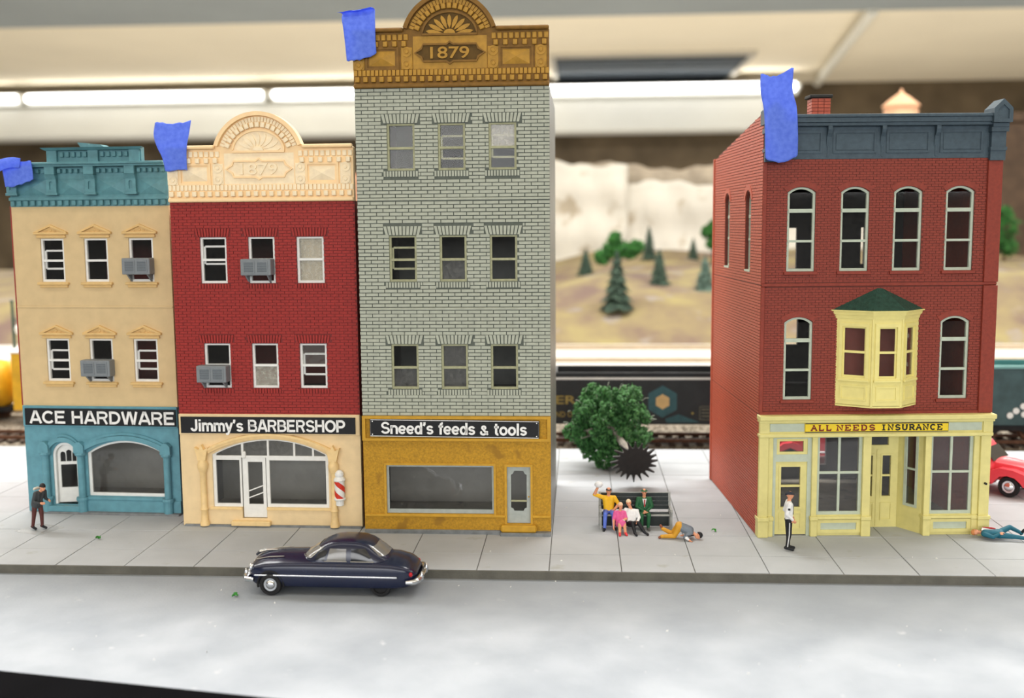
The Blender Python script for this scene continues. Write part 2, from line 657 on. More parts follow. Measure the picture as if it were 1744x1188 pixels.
def track(y, x0, x1, label, sleepers=True, rail_mat=None, z=-.45):
    t = thing('railway_track', label, 'track', (0, y, z))
    for sgn in (-1, 1):
        rl = MB()
        yy = sgn * .72
        rl.box(x0, x1, yy - .07, yy + .07, .12, .14)
        rl.box(x0, x1, yy - .02, yy + .02, .14, .22)
        rl.box(x0, x1, yy - .04, yy + .04, .22, .27)
        rl.build('rail', rail_mat or M_rail, t)
    if sleepers:
        first = None
        n = int((x1 - x0) / .62)
        for i in range(n):
            if first is None:
                first = MB().box(-.13, .13, -1.25, 1.25, 0, .13, .02).build('tie', M_tie, t)
                o = first
            else:
                o = link('tie', first.data, t)
            o.location = (x0 + .3 + i * .62, 0, 0)
    return t


track(48.15, -34, 26, 'rusty railway track under the black gondola car')
M_railp = mat('pale_rail', (190, 170, 140), .5, .1, 2)
track(72.5, -40, 40, 'pale blurred track nearest behind the freight cars', False, M_railp, .0)
track(80.0, -40, 40, 'pale blurred track along the foot of the grassy hill', False, M_railp, .0)

# hillside and cliffs
M_hill = mat('grassy_hillside', (118, 98, 88), .95, .12, .24, .8, 1.2, second=(148, 136, 92), spots=((138, 128, 118), .4, .60))
NXh, NYh = 90, 40


def hill_z(x, y):
    import math as m
    prof = [(83.5, -.1), (88, 2.0), (92, 3.3), (98, 4.5), (106, 4.9), (112, 5.5), (134, 6.0)]
    for (a, za), (b_, zb) in zip(prof, prof[1:]):
        if y <= b_:
            z = za + (zb - za) * (y - a) / (b_ - a)
            break
    w = .5 * m.sin(x * .21 + .7) + .35 * m.sin(x * .47 + y * .2) + .25 * m.sin(y * .6 - x * .33)
    drop = 1.5 * max(0, min(1, (3 - x) / 8)) * max(0, min(1, (y - 90) / 12))
    return z + w * .45 * min(1, max(0, (y - 83.5) / 6)) - drop


hv, hf = [], []
for j in range(NYh + 1):
    for i in range(NXh + 1):
        x, y = -75 + 150 * i / NXh, 83.5 + 50.5 * j / NYh
        hv.append((x, y, hill_z(x, y) + random.uniform(-.06, .06)))
for j in range(NYh):
    for i in range(NXh):
        a = j * (NXh + 1) + i
        hf.append((a, a + 1, a + NXh + 2, a + NXh + 1))
hl = struct(MB().add(hv, hf).build('hillside', M_hill, None, True))


def cliff(name, x0, x1, y, z0, ztop, m, seed, rough=.5):
    rnd = random.Random(seed)
    nx, nz = max(6, int((x1 - x0) / 1.0)), 16
    ph = [rnd.uniform(0, 6) for _ in range(6)]

    def f(x, z):
        return rough * (math.sin(x * .5 + ph[0]) + .6 * math.sin(x * 1.3 + z * .6 + ph[1]) + .5 * math.sin(z * 1.1 + ph[2]) + .3 * math.sin(2.6 * x + ph[3]))
    vs, fs = [], []
    for j in range(nz + 1):
        for i in range(nx + 1):
            x = x0 + (x1 - x0) * i / nx
            top = ztop + .5 * math.sin(x * .35 + ph[4]) + .2 * math.sin(x * 1.7 + ph[5])
            z = z0 + (top - z0) * j / nz
            vs.append((x, y + f(x, z), z))
    n = len(vs)
    for j in range(nz + 1):
        for i in range(nx + 1):
            v = vs[j * (nx + 1) + i]
            vs.append((v[0], y + 4, v[2]))
    w = nx + 1
    for j in range(nz):
        for i in range(nx):
            a = j * w + i
            fs += [(a, a + 1, a + w + 1, a + w), (n + a + w, n + a + w + 1, n + a + 1, n + a)]
    for i in range(nx):
        a = nz * w + i
        fs.append((a, a + 1, n + a + 1, n + a))
    for j in range(nz):
        a, b_ = j * w, j * w + nx
        fs += [(a, a + w, n + a + w, n + a), (b_, n + b_, n + b_ + w, b_ + w)]
    return struct(MB().add(vs, fs).build(name, m, None, True))


M_cliff = mat('cream_plaster_rock', (211, 206, 194), .95, .05, .35, .5, 1.5, spots=((180, 168, 148), .3, .58))
M_cliffg = mat('grey_rock_ledge', (168, 156, 138), .95, .2, .5, .5, 2)
M_cliffp = mat('pink_brown_rock', (186, 138, 112), .95, .16, .3, .5, 2)
cliff('cliff_face', -20, 6, 133.2, 2, 17.0, M_cliff, 3)
cliff('cliff_face', 5.2, 60, 133.9, 2, 14.2, M_cliff, 5)
cliff('cliff_ledge', -20, 60, 139.5, 10, 16.8, M_cliffg, 8)
cliff('cliff_face', -62, -20, 128, -1, 15.5, M_cliffp, 9)


# ------------------------------------------------------------------ building kit
def building(label, x, y, rz):
    return thing('model_building', label, 'building', (x, y, 0), R(rz))


def bricks(parent, W, spans, bw, bh, gap, m, holes, proud=.02, singles=0, camz=9.4, jit=0.0, name='brick_courses', x0=0.0):
    """courses of bricks standing proud of the mortar plane (y=0); the nearest go in singly, the rest as one part"""
    cells = []
    for z0, z1 in spans:
        nrow = int(round((z1 - z0) / bh))
        ph = (z1 - z0) / nrow
        for r_ in range(nrow):
            a, b_ = z0 + r_ * ph + gap / 2, z0 + (r_ + 1) * ph - gap / 2
            segs = [(x0, x0 + W)]
            for (hx0, hx1, hz0, hz1) in holes:
                if hz0 < b_ - .01 and hz1 > a + .01:
                    ns = []
                    for s0, s1 in segs:
                        if hx1 <= s0 or hx0 >= s1:
                            ns.append((s0, s1))
                        else:
                            if hx0 > s0:
                                ns.append((s0, hx0))
                            if hx1 < s1:
                                ns.append((hx1, s1))
                    segs = ns
            off = (r_ % 2) * bw / 2
            for i in range(-1, int(W / bw) + 2):
                c0, c1 = x0 + i * bw + off + gap / 2, x0 + (i + 1) * bw + off - gap / 2
                for s0, s1 in segs:
                    d0, d1 = max(c0, s0), min(c1, s1)
                    if d1 - d0 > .045:
                        cells.append((d0, d1, a, b_))
    single = []
    if singles:
        full = [c for c in cells if c[1] - c[0] > bw * .9]
        full.sort(key=lambda c: abs((c[2] + c[3]) / 2 - camz))
        single = full[:singles]
        sset = set(single)
        cells = [c for c in cells if c not in sset]
    mb = MB()
    for c in cells:
        p = proud * (1 + random.uniform(-jit, jit))
        mb.box(c[0], c[1], -p, .004, c[2], c[3], 0, 'k')
    o = mb.build(name, m, parent)
    stuff(o)
    if single:
        w = bw - gap
        h = single[0][3] - single[0][2]
        me = None
        for c in single:
            if me is None:
                ob = MB().box(-w / 2, w / 2, -proud, .004, -h / 2, h / 2, .006).build('brick', m, parent)
                me = ob.data
            else:
                ob = link('brick', me, parent)
            ob.location = ((c[0] + c[1]) / 2, random.uniform(-jit, jit) * proud, (c[2] + c[3]) / 2)
    return o


def sash_window(parent, x0, x1, z0, z1, fm, mid=.5, bars=(), depth=.10, fw=.07, glass=(None, None), curtain=None, open_low=False):
    """double-hung window set back in its opening: frame, meeting rail, panes; extra sash rails deeper inside"""
    f = MB()
    y0, y1 = depth - .05, depth + .05
    f.plate(rect(x0, x1, z0, z1), [rect(x0 + fw, x1 - fw, z0 + fw, z1 - fw * .8)], y0, y1)
    zm = z0 + (z1 - z0) * mid
    f.box(x0 + fw * .5, x1 - fw * .5, y0 - .015, y1, zm - .035, zm + .035)
    w = f.build('window', fm, parent)
    for k, (a, b_) in enumerate(((zm, z1 - fw * .5), (z0 + fw * .5, zm))):
        if open_low and k == 1:
            continue
        box('pane', glass[k] or M_glass, w, x0 + fw * .5, x1 - fw * .5, depth + .012, depth + .02, a, b_)
    for br in bars:
        zz = z0 + (z1 - z0) * br
        box('sash_rail', fm, w, x0 + fw + .05, x1 - fw, depth + .03, depth + .08, zz - .03, zz + .03)
    if bars:
        box('sash_stile', fm, w, x0 + fw, x0 + fw + .06, depth + .03, depth + .08, z0 + (z1 - z0) * min(bars), z0 + (z1 - z0) * max(bars))
    if curtain:
        box('curtain', curtain, w, x0 + fw, x1 - fw, depth + .16, depth + .18, z0 + .02, z1 - .02)
    return w


def lintel(parent, x0, x1, z0, z1, m, mm, n=11, flare=.05, name='lintel', proud=.035):
    """soldier course of upright bricks, splayed"""
    mb = MB()
    for i in range(n):
        a, b_ = i / n + .008, (i + 1) / n - .008 - .012
        bl, br = x0 + flare + (x1 - x0 - 2 * flare) * a, x0 + flare + (x1 - x0 - 2 * flare) * b_
        tl, tr = x0 + (x1 - x0) * a, x0 + (x1 - x0) * b_
        mb.plate([(bl, z0), (br, z0), (tr, z1), (tl, z1)], [], -proud, .004)
    return mb.build(name, m, parent)


def air_con(b, u0, u1, z0, z1, label):
    """boxy window air conditioner on two brackets, hung from building b at facade coordinates"""
    w, h = u1 - u0, z1 - z0
    p = b.matrix_basis @ Vector(((u0 + u1) / 2, 0, z0))
    t = thing('window_air_conditioner', label, 'air conditioner', p, b.rotation_euler.z, 'grey air conditioners hung in upper windows')
    MB().box(-w / 2, w / 2, -.36, .1, 0, h, .02).build('casing', M_acgrey, t)
    for s_ in (-1, 1):
        c = s_ * w * .22
        g = MB()
        g.plate(rect(c - w * .19, c + w * .19, h * .12, h * .88), [rect(c - w * .155, c + w * .155, h * .2, h * .8)], -.378, -.355)
        gr = g.build('grille', M_acgrey, t)
        for k in range(6):
            zz = h * (.22 + .1 * k)
            box('slat', M_acdark, gr, c - w * .155, c + w * .155, -.372, -.358, zz, zz + h * .055)
        br = MB()
        x = s_ * w * .36
        br.add([(x - .025, -.28, 0), (x - .025, .06, 0), (x - .025, .06, -.26), (x + .025, -.28, 0), (x + .025, .06, 0), (x + .025, .06, -.26)],
               [(0, 1, 2), (5, 4, 3), (0, 3, 4, 1), (1, 4, 5, 2), (2, 5, 3, 0)])
        br.build('bracket', M_acgrey, t)
    return t


def shell(b, W, D, z0, z1, front_holes, wall_m, side_m, in_m, rear_open=True, floors=(), thick=.16, mortar=None, y0=0.0):
    """front wall with openings, side walls, rear wall with openings, floor plates and roof"""
    o = MB().plate(rect(0, W, z0, z1), front_holes, y0, y0 + thick).build('front_wall', mortar or wall_m, b)
    return o


M_roof = mat('tar_roof', (70, 70, 70), .9, .15, 3)


def carcass(b, W, D, H, floors, side_m, rear=((.2, .8),), left=True, right=True, topslope=None, rz=None):
    if left:
        MB().box(0.0, .14, .16, D, 0, H).build('side_wall', side_m, b)
    if right:
        MB().box(W - .14, W, .16, D, 0, H).build('side_wall', side_m, b)
    zs = [0] + list(floors) + [H]
    holes = []
    for a, c in zip(zs, zs[1:]):
        if a == 0 or rz:
            h = c - a
            n = 2
            for k in range(n):
                u0 = W * (.12 + .42 * k)
                holes.append(rect(u0, u0 + W * .30, a + h * .22, a + h * .82))
    MB().plate(rect(.14, W - .14, 0, H), holes, D - .14, D).build('rear_wall', side_m, b)
    for f in floors:
        MB().box(.14, W - .14, .16, D - .14, f - .06, f + .06).build('floor_plate', M_dark, b)
    MB().box(.14, W - .14, .16, D - .14, H - .5, H - .36).build('roof', M_roof, b)
    MB().box(.14, W - .14, .02, D - .14, -.01, .05).build('ground_floor', M_floorin, b)
    for xa in (.14, W - .15):
        box('wall_lining', M_dark, b, xa, xa + .01, .17, D - .15, .06, H - .6)
    return b


def ring_pts(cx, cz, r, a0, a1, n):
    return [(cx + r * math.sin(a0 + (a1 - a0) * k / n), cz + r * math.cos(a0 + (a1 - a0) * k / n)) for k in range(n + 1)]


def arched_cornice(b, W, z0, base_m, mold_m, recess_m, letter_m):
    """moulded parapet: lower dentil courses, end panels, plaque with 1879, sunburst arch"""
    zl = z0 + 1.70           # ledge top
    cx = W / 2 - .02
    Rr = 1.42
    cz = z0 + 2.69 - Rr      # arch circle centre
    half = math.sqrt(Rr ** 2 - (zl - cz) ** 2)
    a = math.atan2(half, zl - cz)
    outer = [(0, z0), (W, z0), (W, zl - .1), (W - .1, zl)] + ring_pts(cx, cz, Rr, a, -a, 26) + [(.1, zl), (0, zl - .1)]
    c = MB().plate(outer, [], -.06, .16).build('cornice', base_m, b)
    # bottom band and projecting rim along the ledge and the arch
    box('base_molding', base_m, c, 0, W, -.15, -.06, z0, z0 + .13, .03)
    rim = MB()
    rim.box(0, cx - half, -.20, -.06, zl - .11, zl, .03)
    rim.box(cx + half, W, -.20, -.06, zl - .11, zl, .03)
    sweep_arch(rim, ring_pts(cx, cz, Rr - .11, a, -a, 26)[::-1], -.0001, -.1, -.06)
    rim.build('ledge', base_m, c)
    ar = MB()
    pin = ring_pts(cx, cz, Rr - .12, a, -a, 26)
    pout = ring_pts(cx, cz, Rr, a, -a, 26)
    ar.plate(pin + pout[::-1], [], -.20, -.06)
    ar.build('arch_rim', base_m, c)

    def mk(name, x0, x1, za, zb, p, m=mold_m):
        return box(name, m, c, x0, x1, -.06 - p, -.055, za, zb, .012)
    MB().plate(rect(cx - 1.08, cx + 1.08, z0 + .53, z0 + 1.46), [], -.062, -.05).build('plaque_surround', mold_m, c)
    # two courses at the bottom
    n = 46
    pit = W / n
    me = None
    for i in range(n):
        o = None
        if me is None:
            o = MB().box(-pit * .4, pit * .4, -.10, -.055, -.085, .085, .008).build('soldier_block', mold_m, c)
            me = o.data
        else:
            o = link('soldier_block', me, c)
        o.location = ((i + .5) * pit, 0, z0 + .43)
    n = 24
    pit = W / n
    me = None
    for i in range(n):
        if me is None:
            o = MB().box(-pit * .27, pit * .27, -.17, -.055, -.075, .075, .012).build('dentil', mold_m, c)
            me = o.data
        else:
            o = link('dentil', me, c)
        o.location = ((i + .5) * pit, 0, z0 + .24)
    dmesh = me
    # upper courses left and right of the plaque
    half2 = half - .10
    for s_ in (-1, 1):
        xa, xb = (0.0, cx - half2 + .05) if s_ < 0 else (cx + half2 - .05, W)
        k = 10
        for i in range(k):
            u = xa + (xb - xa) * (i + .5) / k
            mk('soldier_block', u - .062, u + .062, zl - .35, zl - .18, .045)
        k = 6
        for i in range(k):
            u = xa + (xb - xa) * (i + .5) / k
            o = link('dentil', dmesh, c)
            o.location = (u, 0, zl - .46)
        # panel with a shallow pyramid, framed
        pa, pb = (.42, 1.28) if s_ < 0 else (W - 1.4, W - .52)
        za, zb = z0 + .58, z0 + 1.10
        fr_ = MB().plate(rect(pa - .07, pb + .07, za - .07, zb + .07), [rect(pa, pb, za, zb)], -.095, -.055)
        fr_.build('panel_frame', base_m, c)
        mx_, mz = (pa + pb) / 2, (za + zb) / 2
        MB().add([(pa + .05, -.06, za + .05), (pb - .05, -.06, za + .05), (pb - .05, -.06, zb - .05), (pa + .05, -.06, zb - .05), (mx_, -.13, mz)],
                 [(0, 1, 4), (1, 2, 4), (2, 3, 4), (3, 0, 4)]).build('pyramid_panel', mold_m, c)
        for xp in ((.16, 1.58) if s_ < 0 else (W - 1.62, W - .24)):
            mk('pilaster', xp - .17, xp + .17, z0 + .52, zl - .55, .02, mold_m)
            for zz in (z0 + .66, z0 + 1.02):
                MB().lathe([(.145, -.08), (.145, -.105), (.10, -.105), (.10, -.09), (.06, -.09), (.05, -.115), (.01, -.12)], 16, (xp, 0, zz), 'y').build('rosette', mold_m, c)
    # arch courses
    k = 30
    aa = a * .98
    for i in range(k):
        t = -aa + 2 * aa * (i + .5) / k
        mb = MB()
        p0, p1 = ring_pts(cx, cz, Rr - .30, t - aa / k * .8, t + aa / k * .8, 1), ring_pts(cx, cz, Rr - .16, t - aa / k * .8, t + aa / k * .8, 1)
        mb.plate([p0[0], p0[1], p1[1], p1[0]], [], -.10, -.055)
        mb.build('arch_block', mold_m, c)
    k = 15
    for i in range(k):
        t = -aa + 2 * aa * (i + .5) / k
        p = (cx + (Rr - .39) * math.sin(t), cz + (Rr - .39) * math.cos(t))
        o = link('dentil', dmesh, c)
        o.location = (p[0], 0, p[1])
        o.rotation_euler = (0, t, 0)
    # sunburst
    fz = z0 + 1.50
    fw, fh = .80, .64
    poly = [(cx + fw * math.cos(PI * k / 20), fz + fh * math.sin(PI * k / 20)) for k in range(21)]
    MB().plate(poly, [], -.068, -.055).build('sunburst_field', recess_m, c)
    st = MB()
    stroke(st, poly, .06, -.12, -.055, True)
    st.build('sunburst_rim', base_m, c)
    for i in range(9):
        t = PI * (i + .5) / 9
        d = Vector((math.cos(t), math.sin(t) * fh / fw))
        nrm = Vector((-d.y, d.x)).normalized()
        pts = []
        for q, wd in ((.26, .0), (.45, .05), (.62, .062), (.78, .045), (.88, 0)):
            pts.append(((cx, fz) + d.to_3d().to_2d() * q * fw) if False else (Vector((cx, fz)) + d * q * fw, wd))
        l = [tuple(p + nrm * wd) for p, wd in pts]
        r_ = [tuple(p - nrm * wd) for p, wd in pts[1:-1]][::-1]
        MB().plate(l + r_, [], -.10, -.06).build('petal', mold_m, c)
    hub = [(cx + .17 * math.cos(PI * k / 10), fz + .02 + .13 * math.sin(PI * k / 10)) for k in range(11)]
    MB().plate(hub, [], -.12, -.06).build('sunburst_hub', mold_m, c)
    # plaque
    pz, ph_, pw = z0 + .98, .24, .78
    poly = [(-pw, -ph_), (-.10, -ph_), (0, -ph_ - .07), (.10, -ph_), (pw, -ph_), (pw + .05, -.12), (pw + .24, 0), (pw + .05, .12), (pw, ph_), (.10, ph_), (0, ph_ + .07), (-.10, ph_), (-pw, ph_), (-pw - .05, .12), (-pw - .24, 0), (-pw - .05, -.12)]
    poly = [(cx + p[0], pz + p[1]) for p in poly]
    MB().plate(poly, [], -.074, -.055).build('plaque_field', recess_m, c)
    st = MB()
    stroke(st, poly, .055, -.12, -.055, True)
    st.build('plaque_rim', base_m, c)
    text_mesh('1879', 'date_numerals', letter_m, c, cx - .57, cx + .57, pz - .17, pz + .17, -.085, .06, .012)
    return c


# ------------------------------------------------------------------ building 1: tan stucco, teal shopfront
B1 = building('tan stucco building with teal cornice and teal arched shopfront, leftmost', -18.38, 33.84, -2.74)
W1, D1, H1 = 5.32, 6.0, 10.13
WU = [(.92, 1.72), (2.41, 3.21), (3.92, 4.74)]
rows1 = [(4.42, 5.81), (7.68, 9.07)]
holes = [rect(a, b_, c, d) for c, d in rows1 for a, b_ in WU]
MB().plate(rect(0, W1, 3.58, H1), holes, 0, .16).build('front_wall', M_tan, B1)
box('string_course', M_tan, B1, 0, W1, -.025, .01, 6.83, 6.88, .008)
M_redside = mat('red_side_wall', (150, 60, 50), .6, .12, 5)
carcass(B1, W1, D1, H1, (3.58, 6.85), M_redside)
box('corner_strip', M_redside, B1, -.05, .0, .0, .2, 3.6, H1)
box('shop_back_wall', M_wallin, B1, .14, W1 - .14, 3.2, 3.3, .05, 3.5)
bars1 = {(0, 0): (.72, .27), (0, 2): (.72, .29), (1, 0): (.72, .30)}
for r_, (za, zb) in enumerate(rows1):
    for i, (a, b_) in enumerate(WU):
        sash_window(B1, a, b_, za, zb, M_white, .49, bars1.get((r_, i), ()), .10)
        # pediment over the window
        cx = (a + b_) / 2
        p = MB()
        p.box(a - .10, b_ + .10, -.07, .004, zb + .03, zb + .10, .01)
        p.box(a - .17, b_ + .17, -.11, .004, zb + .14, zb + .21, .01)
        p.box(a - .08, b_ + .08, -.04, .004, zb + .10, zb + .14)
        p.plate([(a - .17, zb + .21), (cx, zb + .46), (b_ + .17, zb + .21), (b_ + .02, zb + .21), (cx, zb + .39), (a - .02, zb + .21)], [], -.11, .004)
        p.plate([(a, zb + .21), (b_, zb + .21), (cx, zb + .39)], [], -.035, .004)
        pd = p.build('pediment', M_tantrim, B1)
        MB().ell((cx, -.04, zb + .275), (.05, .03, .045), 8, 6).build('pediment_ornament', M_tantrim, pd)
        for sgn in (-1, 1):
            MB().ell((cx + sgn * .14, -.038, zb + .245), (.05, .02, .025), 8, 6).build('pediment_ornament', M_tantrim, pd)
        sl = MB()
        sl.box(a - .12, b_ + .14, -.12, .004, za - .10, za - .02, .012)
        sl.box(a - .06, b_ + .09, -.06, .004, za - .19, za - .10, .01)
        sl.build('window_sill', M_tantrim, B1)
air_con(B1, 3.83, 4.76, 7.92, 8.44, 'grey air conditioner in the top right window of the tan building')
air_con(B1, 2.25, 3.25, 4.62, 5.15, 'grey air conditioner in the lower middle window of the tan building')
# teal cornice
c1 = MB().plate(rect(0, W1, 10.1, 11.42), [], -.02, .16).build('cornice', M_tealc, B1)
box('frieze_molding', M_tealc, c1, -.02, W1, -.09, -.015, 10.30, 10.40, .01)
n = 23
for i in range(n):
    u = W1 * (i + .5) / n
    box('dentil', M_tealc, c1, u - .065, u + .065, -.12, -.015, 10.13, 10.29, .01)
lg = MB()
lg.box(-.04, W1, -.34, .16, 11.42, 11.50, .02)
lg.box(-.02, W1, -.26, .0, 11.36, 11.43)
lg.build('ledge', M_tealc, c1)
ux = [.13, 1.49, 2.80, 4.16]
for u in ux:
    br = MB()
    br.box(u - .17, u + .17, -.24, -.015, 11.1, 11.37, .015)
    br.add([(u - .17, -.24, 11.1), (u + .17, -.24, 11.1), (u + .17, -.14, 10.95), (u - .17, -.14, 10.95), (u - .17, -.015, 11.1), (u + .17, -.015, 11.1), (u + .17, -.015, 10.95), (u - .17, -.015, 10.95)],
           [(3, 2, 1, 0), (0, 4, 7, 3), (2, 6, 5, 1)])
    br.plate(rect(u - .17, u + .17, 10.52, 10.96), [arch_rect(u - .06, u + .06, 10.64, 10.86, 10.90, 6)], -.15, -.10)
    br.box(u - .17, u + .17, -.11, -.015, 10.52, 10.96)
    br.box(u - .20, u + .20, -.18, -.015, 10.46, 10.54, .012)
    br.build('bracket', M_tealc, c1)
edges = [(.30, 1.32), (1.66, 2.63), (2.97, 3.99), (4.33, 5.3)]
for a, b_ in edges:
    mx_, mz = (a + b_) / 2, 10.72
    MB().add([(a + .04, -.02, 10.46), (b_ - .04, -.02, 10.46), (b_ - .04, -.02, 10.98), (a + .04, -.02, 10.98), (mx_, -.10, mz)],
             [(0, 1, 4), (1, 2, 4), (2, 3, 4), (3, 0, 4)]).build('pyramid_panel', M_tealc, c1)
    for k in range(5):
        u = a + (b_ - a) * (k + .5) / 5
        box('dentil', M_tealc, c1, u - .055, u + .055, -.13, -.015, 11.16, 11.29, .01)
# raised centre block of the cornice
blk = MB()
blk.box(1.38, 4.52, -.06, .16, 11.50, 11.90)
for u in (1.56, 2.95, 4.32):
    blk.box(u - .17, u + .17, -.16, -.05, 11.50, 11.88, .01)
blk.build('raised_block', M_tealc, c1)
for a, b_ in ((1.78, 2.76), (3.14, 4.13)):
    for k in range(5):
        u = a + (b_ - a) * (k + .5) / 5
        box('dentil', M_tealc, c1, u - .06, u + .06, -.13, -.05, 11.66, 11.82, .01)
cp = MB()
cp.add([(1.26, -.32, 11.95), (4.66, -.32, 11.95), (4.52, .16, 11.95), (1.38, .16, 11.95), (1.36, -.2, 11.87), (4.54, -.2, 11.87), (4.52, .16, 11.87), (1.38, .16, 11.87)],
       [(0, 1, 2, 3), (7, 6, 5, 4), (4, 5, 1, 0), (5, 6, 2, 1), (7, 4, 0, 3), (6, 7, 3, 2)])
cp.build('raised_block_cap', M_tealc, c1)
ct = MB()
ct.add([(2.55, -.34, 12.10), (3.32, -.34, 12.02), (3.42, -.34, 11.95), (2.65, -.34, 11.95), (2.55, .1, 12.10), (3.32, .1, 12.02), (3.42, .1, 11.95), (2.65, .1, 11.95)],
       [(3, 2, 1, 0), (4, 5, 6, 7), (0, 1, 5, 4), (1, 2, 6, 5), (3, 0, 4, 7)])
ct.build('crest', M_tealc, c1)
# teal shopfront
Z1 = 3.58
door_o = arch_rect(.93, 1.80, .28, 1.95, 2.36)
shop_o = arch_rect(2.14, 4.80, .58, 2.02, 2.45)
MB().plate(rect(0, W1, .02, Z1), [door_o, shop_o], -.02, .16).build('shopfront_wall', M_teal, B1)
box('base_strip', M_basegrey, B1, .55, W1, -.26, .1, -.02, .07, .02)
box('step', M_teal, B1, .62, 2.0, -.22, .3, .06, .26, .02)
box('shop_sill', M_teal, B1, 2.0, 4.95, -.10, .02, .46, .56, .015)
box('plinth', M_teal, B1, 2.0, 5.32, -.07, .0, .06, .46, .01)
for u in (.72, 1.95, 4.92):
    c = MB()
    c.lathe([(.155, .06), (.155, .44)], 14, (u, -.1, 0))
    c.lathe([(.19, .44), (.20, .50), (.19, .56)], 14, (u, -.1, 0))
    c.lathe([(.115, .56), (.115, 1.92), (.125, 1.95)], 14, (u, -.1, 0))
    c.lathe([(.16, 1.95), (.19, 2.0), (.17, 2.06)], 14, (u, -.1, 0))
    c.build('column', M_teal, B1, False)
    cap = MB()
    cap.plate([(u - .17, 2.05), (u + .17, 2.05), (u + .17, 2.3), (u + .05, 2.42), (u - .05, 2.42), (u - .17, 2.3)], [], -.24, .0)
    cap.build('capital', M_teal, B1)
for (xa, xb, zs, zt) in ((.86, 1.84, 2.10, 2.42), (2.08, 4.83, 2.12, 2.50)):
    for dz, wd, pr in ((0, .14, .16), (.15, .08, .10)):
        pts = arc_pts(xa, xb, zs + dz, zt + dz)
        mb = MB()
        sweep_arch(mb, pts[::-1], wd, -pr, 0)
        mb.build('arch_molding', M_teal, B1)
f = MB().plate(arch_rect(2.14, 4.80, .58, 2.02, 2.45), [arch_rect(2.24, 4.74, .68, 2.02, 2.38)], .05, .12).build('shop_window', M_white, B1)
MB().plate(arch_rect(2.2, 4.76, .62, 2.02, 2.42), [], .085, .092).build('pane', M_shop, f)
fr = MB().plate(door_o, [arch_rect(1.01, 1.74, .28, 1.95, 2.28)], .02, .16).build('door_frame', M_white, B1)
# the door stands ajar, swung inwards on its left side
dr = MB()
dr.plate(arch_rect(0, .74, 0, 1.66, 1.98), [rect(.09, .65, .5, 1.28)] + [arch_rect(.09 + .19 * k, .26 + .19 * k, 1.38, 1.62, 1.66 + (.06 if k != 1 else .12), 4) for k in range(3)], 0, .06)
d1 = dr.build('door', M_white, B1)
d1.location = (1.02, .12, .3)
d1.rotation_euler = (0, 0, R(14))
box('pane', M_glass, d1, .09, .65, .027, .033, .5, 1.75)
# framed sign band
box('sign_band', M_teal, B1, 0, W1, -.08, 0, 2.90, 3.60, .015)


def sign(bld, name, label, u0, u1, z0, z1, body, tx0, tx1, tz0, tz1, y, bm=None, lm=None, bold=.018, inset=0.0, tilt=0.0):
    cx, cz = (u0 + u1) / 2, (z0 + z1) / 2
    t = thing(name, label, 'sign', bld.matrix_basis @ Vector((cx, y, cz)), 0)
    t.rotation_euler = (0, R(tilt), bld.rotation_euler.z)
    MB().box(u0 - cx, u1 - cx, -.02, .02, z0 - cz, z1 - cz, .006).build('board', bm or M_black, t)
    if body:
        sign_text(body, lm or M_letter, t, tx0 - cx, tx1 - cx, tz0 - cz, tz1 - cz, -.02)
    return t


GF = {}


def _g(ch, adv, *strokes, dots=()):
    GF[ch] = (adv, strokes, dots)


def ea(cx, cy, rx, ry, a0, a1, n=14):
    return [(cx + rx * math.cos(R(a0 + (a1 - a0) * k / n)), cy + ry * math.sin(R(a0 + (a1 - a0) * k / n))) for k in range(n + 1)]


_g('A', .80, [(.07, 0), (.37, 1)], [(.43, 1), (.73, 0)], [(.2, .29), (.6, .29)], [(.32, .93), (.48, .93)])
_g('B', .76, [(.1, 0), (.1, 1)], [(.1, .915), (.4, .915)] + ea(.4, .71, .205, .205, 88, -88) + [(.1, .51)], [(.1, .51), (.42, .51)] + ea(.42, .297, .23, .212, 88, -88) + [(.1, .085)])
_g('C', .80, ea(.42, .5, .33, .415, 42, 318, 20))
_g('D', .78, [(.1, 0), (.1, 1)], [(.1, .915), (.32, .915)] + ea(.32, .5, .33, .415, 88, -88) + [(.1, .085)])
_g('E', .72, [(.1, 0), (.1, 1)], [(.1, .915), (.64, .915)], [(.1, .52), (.58, .52)], [(.1, .085), (.66, .085)])
_g('H', .78, [(.1, 0), (.1, 1)], [(.64, 0), (.64, 1)], [(.1, .53), (.64, .53)])
_g('J', .62, [(.46, 1), (.46, .3)] + ea(.27, .3, .19, .215, 0, -175))
_g('O', .88, ea(.43, .5, .345, .415, 0, 360, 26))
_g('P', .72, [(.1, 0), (.1, 1)], [(.1, .915), (.4, .915)] + ea(.4, .67, .225, .245, 88, -88) + [(.1, .425)])
_g('R', .77, [(.1, 0), (.1, 1)], [(.1, .915), (.42, .915)] + ea(.42, .70, .215, .215, 88, -88) + [(.1, .485)], [(.44, .46), (.64, 0)])
_g('S', .74, ea(.36, .71, .25, .205, 12, 262) + ea(.36, .295, .27, .21, 82, -168))
_g('W', 1.04, [(.07, 1), (.25, 0)], [(.29, 0), (.48, 1)], [(.54, 1), (.73, 0)], [(.77, 0), (.95, 1)])
_g('e', .64, ea(.31, .36, .235, .285, 2, 322, 20), [(.09, .35), (.53, .35)])
_g('d', .66, ea(.29, .36, .205, .285, 0, 360, 20), [(.52, 0), (.52, 1)])
_g('n', .64, [(.1, 0), (.1, .73)], ea(.31, .43, .21, .22, 178, 0) + [(.52, 0)])
_g('m', .94, [(.1, 0), (.1, .73)], ea(.28, .43, .18, .22, 178, 0) + [(.46, 0)], ea(.64, .43, .18, .22, 178, 0) + [(.82, 0)])
_g('s', .58, ea(.27, .515, .185, .14, 10, 258) + ea(.27, .225, .195, .145, 84, -165))
